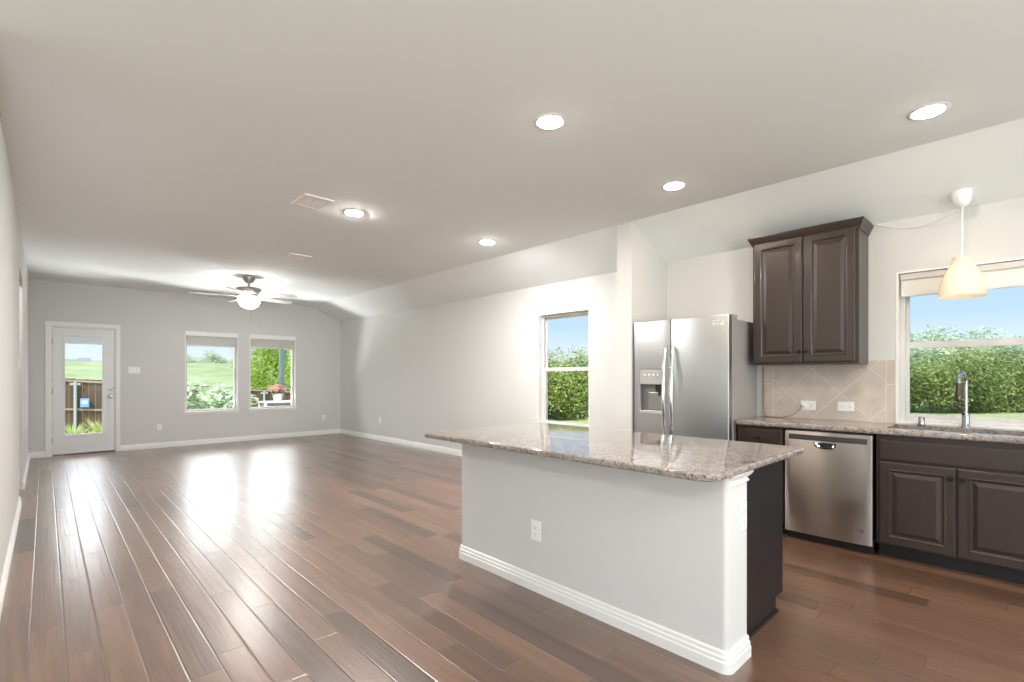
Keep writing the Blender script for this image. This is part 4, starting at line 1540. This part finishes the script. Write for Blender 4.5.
def leaf_cloud(mm, n, center, rad, size, seed, clumps=14, flat=0.55, droop=0.0):
    """leaves in clumps spread over an ellipsoid; each leaf a folded lozenge"""
    rnd = random.Random(seed)
    b = mm.b
    cl = []
    for k in range(clumps):
        u, a = rnd.uniform(-0.85, 1), rnd.uniform(0, 2 * PI)
        q = math.sqrt(max(0, 1 - u * u))
        f = rnd.uniform(0.35, 0.85)
        cl.append(Vector((q * math.cos(a) * f, q * math.sin(a) * f, u * f)))
    for k in range(n):
        c = rnd.choice(cl)
        d = Vector((rnd.gauss(0, 1), rnd.gauss(0, 1), rnd.gauss(0, 1))).normalized() * (rnd.random() ** 0.4) * 0.42
        p = c + d
        P = Vector((center[0] + p.x * rad[0], center[1] + p.y * rad[1], center[2] + p.z * rad[2] - droop * rnd.random() * (p.x ** 2 + p.y ** 2)))
        ax = Vector((rnd.gauss(0, 1), rnd.gauss(0, 1), rnd.gauss(0, 1) * flat - droop * 0.4)).normalized()
        sd = ax.cross(Vector((rnd.gauss(0, .5), rnd.gauss(0, .5), 1))).normalized()
        up = ax.cross(sd)
        s = size * rnd.uniform(0.7, 1.3)
        v = [b.verts.new(P - ax * s), b.verts.new(P + sd * s * .45 + up * s * .12), b.verts.new(P + ax * s), b.verts.new(P - sd * s * .45 + up * s * .12)]
        b.faces.new((v[0], v[1], v[2]))
        b.faces.new((v[0], v[2], v[3]))

def plant(name, label, cat, group, n, rad, zc, size, seed, mat, trunk=0.06, clumps=14, droop=0.0, loc=(0, 0, 0), stems=1):
    root = thing(name, (0, 0, 0), label, cat, group)
    m = MB()
    leaf_cloud(m, n, (0, 0, zc), rad, size, seed, clumps, droop=droop)
    m.build('foliage', mat, root)
    m = MB()
    rnd = random.Random(seed + 1)
    for k in range(max(3, stems)):
        a = rnd.uniform(0, 2 * PI)
        e = (math.cos(a) * rad[0] * .45, math.sin(a) * rad[1] * .45, zc + rad[2] * rnd.uniform(-.2, .4))
        m.tube([(math.cos(a) * trunk * .3, math.sin(a) * trunk * .3, -0.1), (e[0] * .25, e[1] * .25, zc * .45), e], [trunk, trunk * .7, trunk * .25], 7)
    m.build('stem', M['bark'], root)
    root.location = loc
    return root

rnd = random.Random(11)
# bank of shrubs beyond the right-hand windows
SH_L = 'dense green shrub in the long bank outside the right-hand windows'
SH_G = 'shrubs in the bank outside the right-hand windows'
protos = []
line = []
# bank runs from (12.6, 10.8) to (23.5, 1.8) and on
for k in range(30):
    t = k / 29 * 1.75 - 0.30
    x = 12.6 + 10.9 * t + rnd.uniform(-.5, .5)
    y = 10.8 - 9.0 * t + rnd.uniform(-.5, .5)
    line.append((x, y))
for k in range(22):
    t = k / 21 * 1.75 - 0.30
    x = 12.6 + 10.9 * t + 1.7 + rnd.uniform(-.5, .5)
    y = 10.8 - 9.0 * t + 1.4 + rnd.uniform(-.5, .5)
    line.append((x, y))
for i, (x, y) in enumerate(line):
    sc = rnd.uniform(0.88, 1.12)
    rz = rnd.uniform(0, 2 * PI)
    if i < 4:
        o = plant('shrub', SH_L, 'shrub', SH_G, 4600, (1.05, 1.05, 1.15), 0.90, 0.055, 30 + i, M['leaf_shrub'], 0.035, 34, loc=(x, y, ground_z(x, y)), stems=5)
        o.rotation_euler.z = rz
        protos.append(o)
    else:
        copy_tree(protos[i % 4], (x, y, ground_z(x, y)), rz, (sc, sc, sc * (1.0 if i < 30 else 1.05)))
# trees farther off, paled by haze painted into the leaves
PT_L = 'haze-pale green tree far beyond the shrub bank'
PT_G = 'haze-pale trees far beyond the shrub bank'
tp = None
for k in range(14):
    t = k / 13
    x = 44 + 22 * t + rnd.uniform(-2, 2)
    y = 26 - 40 * t + rnd.uniform(-2, 2)
    sc = rnd.uniform(1.0, 1.3)
    if tp is None:
        tp = plant('tree', PT_L, 'tree', PT_G, 3200, (3.0, 3.0, 1.9), 2.3, 0.17, 71, M['leaf_hazed'], 0.16, 22, loc=(x, y, ground_z(x, y)))
    else:
        copy_tree(tp, (x, y, ground_z(x, y)), rnd.uniform(0, 6), (sc, sc, sc))
FT_L = 'haze-pale green tree on the crest of the field outside the far windows'
FT_G = 'haze-pale trees on the crest of the field'
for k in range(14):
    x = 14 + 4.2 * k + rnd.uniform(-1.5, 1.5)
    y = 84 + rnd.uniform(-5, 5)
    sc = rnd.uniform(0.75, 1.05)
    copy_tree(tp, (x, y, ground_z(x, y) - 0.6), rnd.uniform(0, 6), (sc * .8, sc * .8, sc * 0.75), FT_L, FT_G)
# bright tree behind the right far window
plant('tree', 'bright yellow-green drooping tree filling the right far window', 'tree', None, 9000, (1.25, 1.25, 1.75), 2.0, 0.062, 91, M['leaf_bright'], 0.08, 26, 0.5, loc=(6.65, 21.5, ground_z(6.65, 21.5)))
plant('tree', 'slender bright green tree right of the dark patio post', 'tree', None, 3500, (0.75, 0.75, 2.0), 2.2, 0.060, 95, M['leaf_bright'], 0.07, 18, 0.3, loc=(7.4, 19.3, ground_z(7.4, 19.3)))
# broad pale-leaved bush right outside the left far window
plant('bush', 'broad pale-leaved bush close outside the left far window', 'bush', None, 1700, (1.02, 0.62, 0.78), 0.95, 0.085, 101, M['leaf_hydrangea'], 0.02, 24, loc=(2.68, 12.6, ground_z(2.6, 12.6)))
plant('bush', 'dark leafy bush at the fence seen through the right edge of the door glass', 'bush', None, 700, (0.34, 0.34, 0.62), 0.75, 0.075, 103, M['leaf_dark'], 0.02, 12, loc=(1.42, 15.4, ground_z(1.5, 15.4)))

# fence
def fz(x):
    return 1.16 - 0.075 * (x - 1.0)
root = thing('wooden_fence', (2.5, 18.0, -0.5), 'brown board fence across the yard beyond the far wall', 'fence')
m = MB()
x = -4.5
k = 0
rf = random.Random(5)
while x < 9.0:
    w = 0.138
    m.box(x, x + w - 0.004, 18.0 + rf.uniform(0, 0.004), 18.018, -0.62, fz(x) + rf.uniform(-.012, .012))
    x += w
m.build('boards', M['fence'], root)
for dz in (-0.02, -0.80):
    m = MB()
    a, b_ = -4.5, 9.0
    m.prism([(a, fz(a) + dz), (b_, fz(b_) + dz), (b_, fz(b_) + dz - 0.05), (a, fz(a) + dz - 0.05)], 1, 17.955, 17.998)
    m.build('rail', M['fence_rail'], root)
x = -4.21
while x < 9:
    m = MB()
    m.lathe([(0.036, -0.6), (0.036, fz(x) - 0.10), (0.042, fz(x) - 0.09), (0.0, fz(x) - 0.05)], (x, 17.915, 0), 12)
    m.box(x - 0.11, x + 0.11, 17.90, 17.954, fz(x) - 0.16, fz(x) - 0.10, 0.008)
    m.build('post', M['galv'], root)
    x += 2.4
# gate post and meter box in the door view
root = thing('meter_box', (0.93, 17.9, 0.45), 'small blue box fixed on the fence behind the door glass', 'utility box')
m = MB()
m.box(0.69, 0.88, 17.87, 17.954, 0.42, 0.66, 0.012)
m.build('box', M['blue'], root)
m = MB()
m.box(0.73, 0.84, 17.863, 17.872, 0.52, 0.60, 0.003)
m.build('cover', M['plate'], root)
# tufts at the foot of the door view
def tuft(seed, n, hgt, spread):
    rq = random.Random(seed)
    mm = MB()
    b = mm.b
    for k in range(n):
        a = rq.uniform(0, 2 * PI)
        l_ = rq.uniform(.5, 1) * hgt
        o_ = spread * rq.uniform(.3, 1)
        p0 = Vector((math.cos(a) * .08 * rq.random(), math.sin(a) * .08 * rq.random(), -0.02))
        p1 = Vector((math.cos(a) * o_ * .4, math.sin(a) * o_ * .4, l_ * .75))
        p2 = Vector((math.cos(a) * o_, math.sin(a) * o_, l_))
        s = Vector((-math.sin(a), math.cos(a), 0)) * 0.010
        v = [b.verts.new(p0 - s), b.verts.new(p0 + s), b.verts.new(p1 + s), b.verts.new(p1 - s), b.verts.new(p2)]
        b.faces.new((v[0], v[1], v[2], v[3]))
        b.faces.new((v[3], v[2], v[4]))
    return mm
spots = [(0.40, 13.2, 1.0), (0.62, 13.0, 0.8), (0.84, 13.5, 1.05), (1.05, 13.1, 0.75)]
t0 = None
for x, y, s in spots:
    if t0 is None:
        t0 = tag(tuft(3, 150, 0.84, 0.40).build('grass_tuft', M['blade']), 'yellow-green ornamental grass tuft seen low through the door glass', 'grass', 'ornamental grasses behind the door glass')
        t0.location = (x, y, ground_z(x, y))
    else:
        c = t0.copy()
        COL.objects.link(c)
        c.location = (x, y, ground_z(x, y))
        c.scale = (s, s, s)
        c.rotation_euler.z = x * 5
# patio post
pxx, pyy = 4.39, 13.2
root = thing('patio_post', (pxx, pyy, -0.45), 'dark grey patio post standing outside the right far window', 'post')
m = MB()
m.box(pxx - 0.055, pxx + 0.055, pyy - 0.055, pyy + 0.055, -0.5, 2.75, 0.006)
m.build('shaft', M['post'], root)
m = MB()
m.box(pxx - 0.08, pxx + 0.08, pyy - 0.08, pyy + 0.08, -0.5, -0.28, 0.01)
m.build('base', M['post'], root)
m = MB()
m.box(pxx - 0.075, pxx + 0.075, pyy - 0.075, pyy + 0.075, 2.70, 2.80, 0.01)
m.build('cap', M['post'], root)
# patio table with pot of flowers
tx, ty = 4.20, 12.70
tz = 0.665
root = thing('patio_table', (tx, ty, -0.45), 'white-topped patio table outside the right far window', 'table')
m = MB()
m.box(tx - 0.46, tx + 0.46, ty - 0.26, ty + 0.26, tz - 0.03, tz, 0.006)
m.build('tabletop', M['pot'], root)
m = MB()
m.box(tx - 0.42, tx + 0.42, ty + 0.18, ty + 0.20, tz - 0.40, tz - 0.03)
m.build('back_panel', M['table_dark'], root)
for sx in (-1, 1):
    for sy in (-1, 1):
        m = MB()
        m.box(tx + sx * 0.42 - 0.025, tx + sx * 0.42 + 0.025, ty + sy * 0.22 - 0.025, ty + sy * 0.22 + 0.025, -0.5, tz - 0.03)
        m.build('leg', M['pot'], root)
root = thing('flower_pot', (4.12, 12.68, tz), 'pot of pinkish red flowers on the white patio table', 'flower pot')
m = MB()
m.lathe([(0.0, 0.0), (0.085, 0.0), (0.115, 0.16), (0.125, 0.16), (0.125, 0.185), (0.108, 0.185), (0.10, 0.15), (0.0, 0.15)], (4.12, 12.68, tz), 24)
m.build('pot', M['pot'], root, 40)
m = MB()
leaf_cloud(m, 260, (4.12, 12.68, tz + 0.25), (0.20, 0.20, 0.12), 0.030, 7, 9)
m.build('leaves', M['leaf_dark'], root)
m = MB()
leaf_cloud(m, 420, (4.12, 12.68, tz + 0.30), (0.23, 0.23, 0.12), 0.034, 8, 12)
m.build('blossoms', M['petal'], root)
# far houses on the crest
def house(x, y, w, d, h, rh, label):
    z = ground_z(x, y) - 0.2
    root = thing('house', (x, y, z), label, 'house')
    m = MB()
    m.box(x - w / 2, x + w / 2, y - d / 2, y + d / 2, z, z + h)
    m.build('walls', M['house_wall'], root)
    m = MB()
    m.prism([(y - d / 2 - .4, z + h), (y + d / 2 + .4, z + h), (y, z + h + rh)], 0, x - w / 2 - .4, x + w / 2 + .4)
    m.build('roof', M['house_roof'], root)
    for k in (-1, 1):
        m = MB()
        m.box(x + k * w * .25 - .6, x + k * w * .25 + .6, y - d / 2 - .05, y - d / 2 + .02, z + h * .4, z + h * .8)
        m.build('window', M['table_dark'], root)
house(4.3, 163, 2.6, 5, 2.6, 1.2, 'pale grey-roofed house at the left on the skyline behind the door glass')
house(10.0, 163, 3.0, 5, 2.3, 1.2, 'pale grey-roofed house at the right on the skyline behind the door glass')
house(7.2, 165, 1.7, 4, 2.9, 1.3, 'narrow pale house in the middle of the skyline row behind the door glass')
